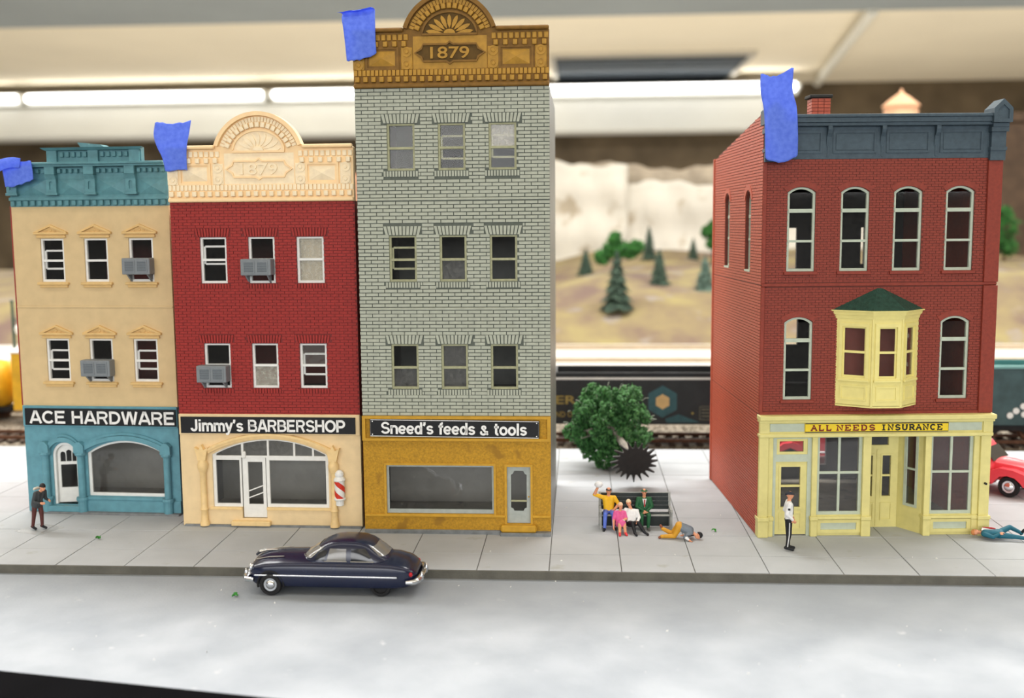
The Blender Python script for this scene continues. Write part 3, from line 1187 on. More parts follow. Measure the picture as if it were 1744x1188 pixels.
_g('f', .42, [(.2, 0), (.2, .78)] + ea(.36, .78, .16, .15, 176, 84), [(.03, .67), (.4, .67)])
_g('t', .44, [(.19, .95), (.19, .2)] + ea(.34, .2, .15, .13, 186, 280), [(.03, .67), (.4, .67)])
_g('o', .66, ea(.32, .36, .235, .285, 0, 360, 22))
_g('l', .28, [(.12, 0), (.12, 1)])
_g('i', .28, [(.12, 0), (.12, .73)], [(.12, .85), (.12, 1)])
_g('y', .60, [(.06, .73), (.28, .08)], [(.53, .73), (.28, -.02), (.2, -.2), (.04, -.2)])
_g("'", .28, [(.13, 1), (.13, .84), (.06, .70)])
_g('&', .74, ea(.30, .78, .13, .145, -60, 235) + [(.62, .04)], ea(.27, .24, .19, .175, 130, 330) + [(.60, .42)])


def sign_text(body, m, parent, x0, x1, z0, z1, y, wt=.185, depth=.012):
    """bold grotesque lettering built letter by letter; z0..z1 is the cap height"""
    tot = sum(.34 if c == ' ' else GF[c][0] for c in body)
    sx, sz = (x1 - x0) / tot, z1 - z0
    x = x0
    for c in body:
        if c == ' ':
            x += .34 * sx
            continue
        adv, strokes, _ = GF[c]
        mb = MB()
        sc = .78 if c == '&' else 1
        for s_ in strokes:
            stroke(mb, [(x + p[0] * sx, z0 + p[1] * sz * sc) for p in s_], wt * sz * (.9 if c in 'BRSe&s' else 1), y - depth, y)
        mb.build('letter', m, parent)
        x += adv * sx


M_letter = mat('white_lettering', (240, 240, 238), .5, .02, 3)
bpy.context.view_layer.update()
sign(B1, 'shop_sign', 'black sign with large white capitals above the teal shopfront', .10, 5.30, 2.96, 3.52, 'ACE HARDWARE', .26, 5.28, 3.02, 3.44, -.105)

# ------------------------------------------------------------------ building 2: red brick, cream shopfront
B2 = building('red brick building with peach arched cornice and cream barbershop front', -12.54, 32.36, -.97)
W2, D2, H2 = 5.76, 6.5, 10.16
WU2 = [(.89, 1.73), (2.41, 3.24), (3.92, 4.77)]
rows2 = [(4.42, 5.81), (7.68, 9.09)]
holes = [rect(a, b_, c, d) for c, d in rows2 for a, b_ in WU2]
MB().plate(rect(0, W2, 3.55, H2), holes, 0, .16).build('front_wall', M_redm, B2)
bh = [(a, b_, c, d) for c, d in rows2 for a, b_ in WU2]
bh += [(a - .15, b_ + .14, d + .02, d + .28) for c, d in rows2 for a, b_ in WU2]
bh += [(a - .08, b_ + .08, c - .17, c) for c, d in rows2 for a, b_ in WU2]
bricks(B2, W2, [(3.55, H2)], .26, .088, .016, M_red, bh, .018, jit=.3)
carcass(B2, W2, D2, H2, (3.55, 6.85), M_redside)
box('shop_back_wall', M_wallin, B2, .14, W2 - .14, 3.2, 3.3, .05, 3.45)
M_tanfog = mat('tan_card_behind_glass', (196, 182, 150), .8, .12, 5)
bars2 = {(0, 2): (.76, .30), (1, 0): (.80, .42)}
gl2 = {(1, 2): (M_fog, M_fog), (0, 1): (None, M_fog), (0, 2): (M_dustglass, None), (1, 1): (M_glass, M_glass)}
for r_, (za, zb) in enumerate(rows2):
    for i, (a, b_) in enumerate(WU2):
        sash_window(B2, a, b_, za, zb, M_white, .51, bars2.get((r_, i), ()), .10, glass=gl2.get((r_, i), (None, None)), curtain=M_tanfog if (r_, i) == (1, 2) else None)
        lintel(B2, a - .15, b_ + .14, zb + .02, zb + .27, M_red, M_redm, 12)
        lintel(B2, a - .08, b_ + .08, za - .16, za - .02, M_red, M_redm, 11, 0, 'sill_course')
air_con(B2, 2.26, 3.20, 7.93, 8.43, 'grey air conditioner in the top middle window of the red brick building')
air_con(B2, .74, 1.68, 4.63, 5.15, 'grey air conditioner in the lower left window of the red brick building')
arched_cornice(B2, W2, H2, M_peach, M_peachd, M_peachd, M_peachd)
# cream shopfront
shop_o = arch_rect(1.0, 4.72, .33, 2.30, 2.80)
so = [p for p in shop_o]
win_o = arch_rect(1.0, 4.72, .62, 2.30, 2.80)
poly = [(1.0, .62), (1.92, .62), (1.92, .26), (2.72, .26), (2.72, .62), (4.72, .62)] + win_o[2:]
MB().plate(rect(0, W2, .02, 3.55), [poly], -.02, .16).build('shopfront_wall', M_cream, B2)
box('base_strip', M_basegrey, B2, 0.05, W2, -.1, .1, -.02, .06, .02)
box('doorstep', M_creamt, B2, 1.6, 2.85, -.20, .1, .05, .2, .02)
box('shop_sill', M_creamt, B2, .9, 1.92, -.07, .0, .54, .62, .01)
box('shop_sill', M_creamt, B2, 2.72, 4.8, -.07, .0, .54, .62, .01)
for u in (.72, 4.90):
    c = MB()
    c.lathe([(.15, .04), (.14, .14), (.11, .2), (.10, .5), (.13, .56), (.10, .62), (.095, 1.72), (.12, 1.78), (.16, 1.88), (.17, 2.0), (.13, 2.1), (.11, 2.16)], 14, (u, -.09, 0))
    shade(c.build('column', M_creamt, B2))
    cap = MB()
    cap.plate([(u - .12, 2.14), (u + .12, 2.14), (u + .15, 2.3), (u + .22, 2.56), (u + .08, 2.48), (u, 2.64), (u - .08, 2.48), (u - .22, 2.56), (u - .15, 2.3)], [], -.2, 0)
    cap.build('capital', M_creamt, B2)
mb = MB()
sweep_arch(mb, arc_pts(.92, 4.80, 2.36, 2.84)[::-1], .16, -.14, 0)
mb.build('arch_molding', M_creamt, B2)
mb = MB()
sweep_arch(mb, arc_pts(.92, 4.80, 2.44, 2.93)[::-1], .07, -.18, -.1)
mb.build('arch_molding', M_creamt, B2)
# white shop window frame: transom lights above, side light, main pane
fr = MB()
hs = [rect(1.10, 1.86, .72, 2.12), rect(2.82, 4.62, .72, 2.12)]


def crown(x):
    w, h = 1.86, .5
    rad = (w * w + h * h) / (2 * h)
    return 2.80 - rad + math.sqrt(rad ** 2 - (x - 2.86) ** 2)


for a, b_ in ((1.12, 1.93), (2.0, 2.76), (2.82, 3.6), (3.66, 4.2), (4.26, 4.62)):
    n = 5
    top = [(b_ + (a - b_) * k / n, min(crown(b_ + (a - b_) * k / n) - .05, 9)) for k in range(n + 1)]
    top = [(x, max(z, 2.262)) for x, z in top]
    hs.append([(a, 2.26), (b_, 2.26)] + top)
fr.plate([(1.0, .62), (1.92, .62), (1.92, 2.2), (2.72, 2.2), (2.72, .62), (4.72, .62)] + win_o[2:], hs, .04, .12)
f = fr.build('shop_window', M_white, B2)
for a, b_, c, d in ((1.05, 1.9, .68, 2.16), (2.76, 4.68, .68, 2.16)):
    box('pane', M_shop, f, a, b_, .078, .085, c, d)
MB().plate([(1.05, 2.22), (4.67, 2.22)] + [(x, z - .03) for x, z in win_o[2:]], [], .078, .085).build('pane', M_dustglass, f)
d2 = MB().plate(rect(0, .74, 0, 1.92), [rect(.17, .64, .42, 1.78)], 0, .06).build('door', M_white, B2)
d2.location = (1.95, .06, .28)
box('pane', M_glass, d2, .17, .64, .027, .033, .42, 1.78)
for k, dz in enumerate((0, .22)):
    mb = MB()
    stroke(mb, [(.17, .62 + dz), (.64, .80 + dz)], .035, .01, .026)
    mb.build('push_bar', M_white, d2)
MB().lathe([(.05, 1.9), (.075, 1.95), (.075, 2.08), (.05, 2.12)], 10, (.06, -.02, 0)).build('hinge_knob', M_white, d2)
box('sign_band', M_cream, B2, 0, W2, -.08, 0, 2.94, 3.60, .015)
bpy.context.view_layer.update()
sign(B2, 'shop_sign', "black sign with white lettering above the cream arched shopfront", .08, 5.63, 3.0, 3.52, "Jimmy's BARBERSHOP", .40, 5.32, 3.06, 3.44, -.105)
# barber pole
bp = thing('barber_pole', 'red and white striped barber pole beside the cream shopfront window', 'barber pole', B2.matrix_basis @ Vector((5.09, -.13, .74)), 0)
M_bred = mat('barber_red', (206, 52, 34), .5, .05, 4)
cy = MB()
NA, NZ = 20, 28
shade(MB().lathe([(.155, .22), (.155, .80)], 20).build('pole_cylinder', M_white, bp))
for s_ in range(2):
    vs, fs = [], []
    for j in range(NZ + 1):
        z = .23 + .56 * j / NZ
        for k in range(7):
            a = 2 * PI * (s_ / 2 - z * 1.25) + PI * .46 * k / 6
            vs.append((.160 * math.cos(a), .160 * math.sin(a), z))
    for j in range(NZ):
        for k in range(6):
            a = j * 7 + k
            fs.append((a, a + 1, a + 8, a + 7))
    MB().add(vs, fs).build('red_stripe', M_bred, bp, True)
MB().lathe([(.10, 0), (.13, .02), (.13, .16), (.17, .18), (.19, .22), (.17, .25)], 14).build('lower_cap', M_white, bp)
MB().lathe([(.17, .78), (.19, .82), (.16, .88), (.12, .92), (.14, .98), (.13, 1.05), (.07, 1.12), (.01, 1.14)], 14).build('upper_cap', M_white, bp)
box('wall_mount', M_white, bp, -.05, .05, .1, .14, .3, .8)

# ------------------------------------------------------------------ building 3: tall grey brick, mustard shopfront
B3 = building('tall grey-green brick building with ochre 1879 cornice and mustard shopfront', -6.60, 31.78, -.22)
W3, D3, H3 = 5.74, 6.3, 13.41
WU3 = [(.93, 1.76), (2.45, 3.26), (3.95, 4.77)]
rows3 = [(4.48, 5.84), (7.73, 9.10), (11.02, 12.38)]
holes = [rect(a, b_, c, d) for c, d in rows3 for a, b_ in WU3]
MB().plate(rect(0, W3, 3.64, H3), holes, 0, .16).build('front_wall', M_gmort, B3)
bh = [(a, b_, c, d) for c, d in rows3 for a, b_ in WU3]
bh += [(a - .17, b_ + .17, d + .02, d + .29) for c, d in rows3 for a, b_ in WU3]
bh += [(a - .12, b_ + .10, c - .19, c) for c, d in rows3 for a, b_ in WU3]
zsp = [(3.66, 6.87), (6.96, 10.12), (10.22, 13.41)]
bricks(B3, W3, zsp, .385, .1075, .024, M_gbrick, bh, .028, singles=300, camz=8.9, jit=.2)
for z in (6.90, 10.16):
    box('string_course', M_gbrick, B3, 0, W3, -.05, .004, z - .02, z + .05, .012)
carcass(B3, W3, D3, H3, (3.64, 6.9, 10.16), mat('grey_plastic_side', (122, 126, 120), .4, .12, 2))
box('shop_back_wall', M_wallin, B3, .14, W3 - .14, 3.6, 3.7, .05, 3.5)
bars3 = {(2, 1): (.73, .25), (2, 2): (.74, .27), (1, 0): (.74, .28)}
gl3 = {(0, 1): (M_dustglass, M_dustglass), (0, 0): (M_glass, M_dustglass), (1, 1): (M_glass, M_dustglass), (2, 0): (M_dustglass, M_dustglass), (2, 1): (M_dustglass, M_glass), (2, 2): (M_fog, M_glass)}
for r_, (za, zb) in enumerate(rows3):
    for i, (a, b_) in enumerate(WU3):
        sash_window(B3, a, b_, za, zb, M_gtrim, .48, bars3.get((r_, i), ()), .08, .065, glass=gl3.get((r_, i), (None, None)))
        lintel(B3, a - .17, b_ + .17, zb + .02, zb + .28, M_gbrick, M_gmort, 10, .07)
        lintel(B3, a - .12, b_ + .10, za - .18, za - .02, M_gbrick, M_gmort, 12, 0, 'sill_course')
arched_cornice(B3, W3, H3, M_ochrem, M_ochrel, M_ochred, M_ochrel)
# mustard shopfront
wr = (.70, 4.0, .62, 2.13)
drr = (4.40, 5.12, .34, 2.10)
MB().plate(rect(0, W3, .08, 3.66), [rect(*wr), rect(*drr)], -.02, .16).build('shopfront_wall', M_must, B3)
box('base_strip', M_basegrey, B3, 0, 4.2, -.10, .1, -.02, .12, .02)
box('base_strip', M_basegrey, B3, 4.2, W3, -.28, .1, -.02, .10, .02)
box('doorstep', M_mustt, B3, 4.22, 5.30, -.24, .12, .10, .32, .04)
box('dado_rail', M_mustt, B3, 0.02, 4.36, -.08, 0, .52, .60, .015)
box('dado_rail', M_mustt, B3, 5.16, W3, -.08, 0, .52, .60, .015)
MB().plate(rect(wr[0] - .07, wr[1] + .07, .60, wr[3] + .07), [rect(*wr)], -.06, .0).build('window_trim', M_mustt, B3)
MB().plate(rect(drr[0] - .07, drr[1] + .07, .30, drr[3] + .08), [rect(*drr)], -.06, .0).build('door_trim', M_mustt, B3)
M_sgrey = mat('grey_sash_paint', (168, 176, 172), .6, .08, 6)
f = MB().plate(rect(*wr), [rect(wr[0] + .07, wr[1] - .06, wr[2] + .12, wr[3] - .06)], .03, .1).build('shop_window', M_sgrey, B3)
box('pane', M_shop, f, wr[0] + .03, wr[1] - .03, .065, .072, wr[2] + .03, wr[3] - .03)
oc = [(.12, .42), (.20, .42), (.20, .34), (.52, .34), (.52, .42), (.60, .42), (.60, 1.52), (.52, 1.52), (.52, 1.64), (.20, 1.64), (.20, 1.52), (.12, 1.52)]
oc = [(.12, .47), (.18, .45), (.22, .37), (.50, .37), (.54, .45), (.60, .47), (.60, 1.50), (.54, 1.53), (.50, 1.62), (.22, 1.62), (.18, 1.53), (.12, 1.50)]
d3 = MB().plate(rect(0, .72, 0, 1.76), [oc], 0, .06).build('door', M_sgrey, B3)
d3.location = (4.40, .04, .34)
box('pane', M_shop, d3, .11, .61, .03, .036, .36, 1.63)
box('door_rail', M_gtrim, d3, .11, .61, .0, .03, .66, .71)
MB().ell((.66, -.02, .82), (.025, .03, .025), 8, 6).build('door_knob', M_mustt, d3)
fb = MB().plate(rect(0, W3, 2.90, 3.66), [rect(.10, W3 - .10, 2.98, 3.58)], -.12, 0)
fb.build('sign_band', M_mustt, B3)
bpy.context.view_layer.update()
sg = sign(B3, 'shop_sign', "black sign with silver border and white lettering above the mustard shopfront", .24, 5.40, 3.01, 3.55, "Sneed's feeds & tools", .58, 5.04, 3.10, 3.47, -.10, tilt=.5)
st = MB()
stroke(st, rect(-2.56, 2.56, -.25, .25), .018, -.03, -.018, True)
st.build('silver_border', M_letter, sg)
for sx in (-1, 1):
    for sz in (-1, 1):
        MB().lathe([(.02, -.032), (.02, -.02)], 8, (sx * 2.5, 0, sz * .2), 'y').build('screw', M_letter, sg)

# ------------------------------------------------------------------ building 4: brown-red brick, slate cornice, yellow shopfront
B4 = building('brown-red brick building with slate cornice, yellow bay window and yellow shopfront', 5.35, 31.80, 3.93)
W4, D4, H4 = 6.92, 7.25, 11.22
WU4 = [(.72, 1.54), (2.28, 3.11), (3.83, 4.66), (5.35, 6.18)]
WL4 = [(.70, 1.54), (5.33, 6.18)]
za4, zb4 = (7.97, 10.42), (4.16, 6.62)
oU = [arch_rect(a, b_, za4[0], za4[1] - .16, za4[1]) for a, b_ in WU4]
oL = [arch_rect(a, b_, zb4[0], zb4[1] - .16, zb4[1]) for a, b_ in WL4]
bayo = rect(2.55, 4.5, 4.5, 6.4)
MB().plate(rect(0, W4, 3.70, H4), oU + oL, 0, .16).build('front_wall', M_b4m, B4)
bh = [(a, b_, *za4) for a, b_ in WU4] + [(a, b_, *zb4) for a, b_ in WL4] + [(2.4, 4.65, 4.2, 6.75)]
bricks(B4, W4, [(3.74, 7.50), (7.64, H4)], .20, .075, .014, M_b4, bh, .014, jit=.3, name='front_bricks')
box('string_course', M_b4, B4, 0, W4, -.05, .004, 7.53, 7.62, .012)
for za, zb in ((3.74, 7.52), (7.62, 11.2)):
    box('corner_pilaster', M_b4, B4, 6.52, W4 + .02, -.09, .004, za, zb, .012)
    box('corner_pilaster', M_b4, B4, -.01, .10, -.05, .004, za, zb, .012)
box('foot_course', M_b4, B4, 0, W4, -.06, .004, 3.70, 3.80, .012)
# brick hood arcs over the windows
for a, b_ in WU4 + WL4:
    top = za4[1] if (a, b_) in WU4 else zb4[1]
    bot = za4[0] if (a, b_) in WU4 else zb4[0]
    mb = MB()
    sweep_arch(mb, arc_pts(a - .02, b_ + .02, top - .15, top + .01)[::-1], .16, -.03, .004)
    mb.build('brick_arch', M_b4, B4)
    box('window_sill', M_b4, B4, a - .08, b_ + .08, -.08, .004, bot - .10, bot - .01, .01)


def arch_window(parent, a, b_, z0, z1, fm, bars=(.36, .72)):
    f = MB()
    y0 = .04
    f.plate(arch_rect(a, b_, z0, z1 - .16, z1), [arch_rect(a + .07, b_ - .07, z0 + .08, z1 - .20, z1 - .06)], y0, y0 + .1)
    for br in bars:
        z = z0 + (z1 - z0) * br
        hw = .055 if br > .5 else .035
        f.box(a + .04, b_ - .04, y0 - .02, y0 + .08, z - hw, z + hw)
    f.box(a + .04, a + .09, y0 + .06, y0 + .14, z0, z1 - .3)
    w = f.build('window', fm, parent)
    zz = [z0 + .04] + [z0 + (z1 - z0) * q for q in bars] + [z1 - .16]
    for k in range(len(zz) - 1):
        box('pane', M_glass, w, a + .05, b_ - .05, y0 + .05, y0 + .057, zz[k], zz[k + 1])
    return w


for a, b_ in WU4:
    arch_window(B4, a, b_, *za4, M_palegrey)
for a, b_ in WL4:
    arch_window(B4, a, b_, *zb4, M_palegrey)
# side walls: the left one in full view with two tall windows and a sloping parapet
sh = [arch_rect(y, y + .75, 7.95, 10.05, 10.35) for y in (1.45, 4.55)]
side_poly = [(0, 0), (D4, 0), (D4, 11.62), (D4 - .35, 11.62), (D4 - .8, 11.75), (.25, 12.55), (0, 12.6)]


def side_plate(xa, xb, holes_, m, name):
    mb = MB().plate(side_poly, holes_, xa, xb)
    mb.v = [(y, x, z) for x, y, z in mb.v]      # plate is drawn in x-z; turn it so its run follows the depth of the building
    mb.f = [q[::-1] for q in mb.f]
    return mb.build(name, m, B4)


sw_l = side_plate(0.0, .16, sh, M_b4m, 'side_wall')
side_plate(W4 - .16, W4, [], M_b4side, 'side_wall')


def side_courses(mb, z0, z1, zlim, holes_):
    nrow = int((z1 - z0) / .088)
    ph = (z1 - z0) / nrow
    for r_ in range(nrow):
        a, b_ = z0 + r_ * ph + .009, z0 + (r_ + 1) * ph - .009
        off = (r_ % 2) * .15
        segs = [(0.0, D4)]
        if zlim:
            if b_ > 11.62:
                ymax = (12.6 - b_) / .1333
                segs = [(0, max(0, min(D4, ymax)))]
        for h0, h1, hz0, hz1 in holes_:
            if hz0 < b_ and hz1 > a:
                ns = []
                for s0, s1 in segs:
                    if h0 > s0:
                        ns.append((s0, min(h0, s1)))
                    if h1 < s1:
                        ns.append((max(h1, s0), s1))
                segs = ns
        for i in range(-1, 26):
            c0, c1 = i * .30 + off + .006, (i + 1) * .30 + off - .006
            for s0, s1 in segs:
                d0, d1 = max(c0, s0), min(c1, s1)
                if d1 - d0 > .03:
                    p = .018
                    mb.box(-p, .004, d0, d1, a, b_, 0, 'r')
    return mb


shr = [(1.45, 2.2, 7.95, 10.35), (4.55, 5.3, 7.95, 10.35)]
mb = MB()
side_courses(mb, 0.02, 3.72, False, [])
side_courses(mb, 3.74, 7.56, False, [])
side_courses(mb, 7.58, 12.55, True, shr)
stuff(mb.build('side_bricks', M_b4side, B4))
for y in (1.45, 4.55):
    f = MB().plate(arch_rect(y, y + .75, 7.95, 10.05, 10.35), [arch_rect(y + .07, y + .68, 8.03, 10.03, 10.28)], .10, .18)
    f.box(y + .05, y + .70, .08, .18, 8.85, 8.92)
    f.box(y + .05, y + .70, .08, .18, 9.55, 9.65)
    f.v = [(yy, x, z) for x, yy, z in f.v]
    f.f = [q[::-1] for q in f.f]
    wdw = f.build('window', M_palegrey, B4)
    box('pane', M_glass, wdw, .14, .147, y + .05, y + .70, 8.0, 10.2)
    mb = MB()
    sweep_arch(mb, arc_pts(y - .03, y + .78, 10.08, 10.40)[::-1], .17, 0, .03)
    mb.v = [(-yy, x, z) for x, yy, z in mb.v]
    mb.build('brick_arch', M_b4side, B4)
    box('window_sill', M_palegrey, B4, -.03, .1, y + .02, y + .73, 7.90, 7.96)
box('rear_corner', M_b4side, B4, -.05, .25, D4 - .1, D4 + .08, 0, 11.66, .02)
holes4 = [rect(2.0, 4.2, .55, 2.2), rect(2.5, 3.05, 5.0, 6.2), rect(2.45, 2.95, 7.75, 9.2), rect(5.25, 5.38, 7.9, 9.2)]
MB().plate(rect(.16, W4 - .16, 0, 11.3), holes4, D4 - .16, D4).build('rear_wall', M_dark, B4)
for z in (3.65, 7.5):
    MB().box(.16, W4 - .16, .16, D4 - .16, z - .06, z + .06).build('floor_plate', M_dark, B4)
MB().box(.16, W4 - .16, .16, D4 - .16, 11.0, 11.12).build('roof', M_roof, B4)
MB().box(.16, W4 - .16, 1.2, D4 - .16, -.01, .04).build('ground_floor', M_floorin, B4)
box('ceiling_panel', M_dark, B4, .16, W4 - .16, .16, 1.2, 3.4, 3.5)

# slate cornice
c4 = MB().plate(rect(0, W4, H4, 12.45), [], -.03, .16).build('cornice', M_slate, B4)
cm = MB()
cm.box(0, W4, -.36, .16, 12.38, 12.47, .015)
cm.box(0, W4, -.30, .0, 12.24, 12.38, .01)
cm.box(0, W4, -.24, .0, 12.15, 12.24, .01)
cm.build('ledge', M_slate, c4)
for u in (.32, 1.86, 3.42, 4.99):
    br = MB()
    prof = [(-.03, 11.55), (-.06, 11.7), (-.09, 11.85), (-.18, 11.95), (-.22, 12.05), (-.22, 12.16), (-.03, 12.16)]
    vs = [(u - .06, y, z) for y, z in prof] + [(u + .06, y, z) for y, z in prof]
    k = len(prof)
    br.add(vs, [tuple(range(k))[::-1], tuple(range(k, 2 * k))] + [(i, (i + 1) % k, k + (i + 1) % k, k + i) for i in range(k)])
    br.box(u - .03, u + .01, -.05, -.02, 11.28, 11.6)
    br.build('bracket', M_slate, c4)
for a, b_ in ((.45, 1.62), (2.05, 3.18), (3.60, 4.74), (5.16, 6.28)):
    MB().plate(rect(a - .06, b_ + .06, 11.38, 12.02), [rect(a, b_, 11.44, 11.96)], -.055, -.025).build('panel_frame', M_slate, c4)
    box('panel', M_slate, c4, a + .03, b_ - .03, -.045, -.025, 11.47, 11.93, .006)
for u in (.0, 6.52):
    q = MB()
    q.plate([(u, 11.14), (u + .44, 11.14), (u + .44, 11.42), (u, 11.42)], [], -.16, .1)
    q.plate(rect(u - .02, u + .46, 11.42, 11.52), [], -.2, .1)
    q.plate(rect(u + .01, u + .43, 11.52, 11.95), [], -.18, .1)
    q.plate(rect(u - .03, u + .47, 11.95, 12.08), [], -.26, .1)
    q.plate(rect(u - .01, u + .45, 12.08, 12.20), [], -.30, .1)
    q.plate([(u - .05, 12.20), (u + .49, 12.20), (u + .49, 12.60), (u + .22, 12.86), (u - .05, 12.60)], [[(u + .06, 12.30), (u + .38, 12.30), (u + .38, 12.55), (u + .22, 12.70), (u + .06, 12.55)]], -.42, .25)
    q.plate([(u + .0, 12.22), (u + .44, 12.22), (u + .44, 12.58), (u + .22, 12.80), (u, 12.58)], [], -.38, .2)
    q.build('end_finial', M_slate, c4)
# bay window
by = MB()
zb0, zb1 = 4.02, 6.58
plan = [(2.24, 0), (3.14, -.60), (4.0, -.60), (4.68, 0)]
bay = None
bw = MB()
bw.add([(p[0], p[1], 3.98) for p in plan] + [(p[0], p[1], 4.05) for p in plan], [(3, 2, 1, 0), (0, 1, 5, 4), (1, 2, 6, 5), (2, 3, 7, 6)])
bay = bw.build('bay_window', M_bay, B4)


def facet(p, q, parent):
    """one framed face of the bay: panel below, double-hung sash above"""
    p, q = Vector(p), Vector(q)
    L_ = (q - p).length
    ang = math.atan2(q.y - p.y, q.x - p.x)
    m0 = .20 if p.y != q.y else .16
    wa, wb_, wz0, wz1 = m0, L_ - m0, 4.86, 6.36
    mb = MB()
    mb.plate(rect(0, L_, 4.02, 6.62), [rect(wa, wb_, wz0, wz1)], 0, .07)
    mb.plate(rect(wa - .10, wb_ + .10, wz0 - .05, wz1 + .10), [rect(wa, wb_, wz0, wz1)], -.03, .0)
    mb.box(wa - .12, wb_ + .12, -.07, 0, wz0 - .12, wz0 - .05, .01)
    mb.plate(rect(wa - .04, wb_ + .04, 4.18, 4.62), [rect(wa, wb_, 4.22, 4.58)], -.025, .0)
    mb.box(wa, wb_, .0, .06, 5.58, 5.65)
    mb.plate(rect(wa, wb_, wz0, wz1), [rect(wa + .05, wb_ - .05, wz0 + .06, wz1 - .05)], .03, .06)
    o = mb.build('bay_face', M_bay, parent)
    o.location = (p.x, p.y, 0)
    o.rotation_euler = (0, 0, ang)
    g = box('pane', M_glass, parent, wa, wb_, .045, .052, wz0, wz1)
    g.location = o.location
    g.rotation_euler = o.rotation_euler
    return o


for k in range(3):
    facet(plan[k], plan[k + 1], bay)
for x, y in plan[1:3]:
    MB().lathe([(.045, 4.02), (.045, 6.6)], 8, (x, y + .02, 0)).build('corner_bead', M_bay, bay)


def off_plan(d):
    return [(plan[0][0] - d * 1.2, 0), (plan[1][0] - d * .5, plan[1][1] - d), (plan[2][0] + d * .5, plan[2][1] - d), (plan[3][0] + d * 1.2, 0)]


ev = MB()
for d0, d1, z0, z1 in ((.02, .05, 6.58, 6.70), (.08, .10, 6.70, 6.80), (.14, .15, 6.80, 6.84)):
    a, b_ = off_plan(d0), off_plan(d1)
    ev.add([(x, y, z0) for x, y in a] + [(x, y, z1) for x, y in b_], [(0, 1, 5, 4), (1, 2, 6, 5), (2, 3, 7, 6), (4, 5, 6, 7), (3, 2, 1, 0)])
ev.build('bay_eave', M_bay, bay)
rf = MB()
a = off_plan(.12)
rf.add([(x, y, 6.84) for x, y in a] + [(3.42, -.02, 7.46), (3.56, -.02, 7.46)], [(0, 1, 4), (1, 2, 5, 4), (2, 3, 5), (3, 0, 4, 5)])
rf.build('bay_roof', M_greenroof, bay)

# yellow shopfront of building 4
hd = MB()
hd.box(-.04, W4 + .06, -.34, .1, 3.58, 3.72, .02)
hd.box(-.02, W4 + .04, -.26, .1, 3.50, 3.58, .01)
hd.box(0, W4 + .02, -.14, .1, 3.16, 3.50)
hd.box(-.02, W4 + .03, -.22, .1, 3.05, 3.16, .02)
for u in (0.0, W4 - .27):
    hd.box(u, u + .29, -.19, -.12, 3.16, 3.50, .01)
hd.build('entablature', M_yel, B4)
box('frieze_panel', M_palegrey, B4, .30, 1.36, -.155, -.13, 3.22, 3.46, .005)
box('frieze_panel', M_palegrey, B4, 5.58, 6.62, -.155, -.13, 3.22, 3.46, .005)


def pier(u0, u1, p, zt=3.06, base=True):
    mb = MB()
    mb.box(u0, u1, -p, .14, .0, zt, .008)
    if base:
        mb.box(u0 - .02, u1 + .02, -p - .05, .14, .0, .50, .012)
        mb.box(u0 - .04, u1 + .04, -p - .08, .14, .50, .62, .015)
    return mb.build('pier', M_yel, B4)


pier(.0, .27, .16)
pier(.27, .43, .08)
pier(1.60, 1.76, .10)
pier(3.12, 3.36, .12)
pier(4.98, 5.16, .12)
pier(6.45, 6.62, .08)
pier(6.62, 6.92, .16)
# left entrance door with transom
fr = MB().plate(rect(.43, 1.60, .0, 3.06), [rect(.55, 1.48, 2.50, 2.98), rect(.53, 1.48, 0, 2.28)], -.02, .12).build('door_frame', M_palegrey, B4)
t_ = MB().plate(rect(.55, 1.48, 2.50, 2.98), [rect(.64, 1.36, 2.58, 2.90)], .0, .08).build('transom', M_yel, B4)
box('pane', M_shop, t_, .6, 1.42, .04, .046, 2.55, 2.93)
d4 = MB().plate(rect(.53, 1.48, .04, 2.28), [rect(.70, 1.28, .88, 1.50), rect(.70, 1.28, 1.56, 2.12)], .02, .1).build('door', M_yel, B4)
box('pane', M_shop, d4, .66, 1.32, .06, .066, .84, 2.16)
MB().plate(rect(.64, 1.34, .82, 2.18), [rect(.70, 1.28, .88, 2.12)], -.005, .03).build('glazing_bead', M_yel, d4)
MB().plate(rect(.66, 1.34, .2, .72), [rect(.70, 1.30, .24, .68)], .0, .03).build('door_panel', M_yel, d4)
M_speck = glass_mat('speckled_shop_glass', .05, dust_col=(.36, .34, .34))


def shop_win(u0, u1, m_in=None):
    b_ = MB()
    b_.box(u0, u1, -.03, .12, .0, .64)
    b_.plate(rect(u0 + .02, u1 - .02, .10, .50), [rect(u0 + .14, u1 - .14, .19, .41)], -.09, -.02)
    b_.box(u0 - .02, u1 + .02, -.14, .0, .52, .61, .015)
    w0 = b_.build('stall_riser', M_yel, B4)
    box('riser_panel', M_palegrey, w0, u0 + .14, u1 - .14, -.045, -.028, .19, .41)
    um = (u0 + u1) / 2
    zm = 1.93
    hs_ = [rect(a, c, d, e) for a, c in ((u0 + .09, um - .035), (um + .035, u1 - .09)) for d, e in ((.74, zm - .035), (zm + .035, 3.0))]
    f_ = MB().plate(rect(u0, u1, .64, 3.06), hs_, .0, .08).build('shop_window', M_palegrey, B4)
    for q in hs_:
        xs, zs = [p[0] for p in q], [p[1] for p in q]
        box('pane', M_speck, f_, min(xs) - .02, max(xs) + .02, .04, .046, min(zs) - .02, max(zs) + .02)
    return f_


shop_win(1.76, 3.12)
shop_win(5.16, 6.45)
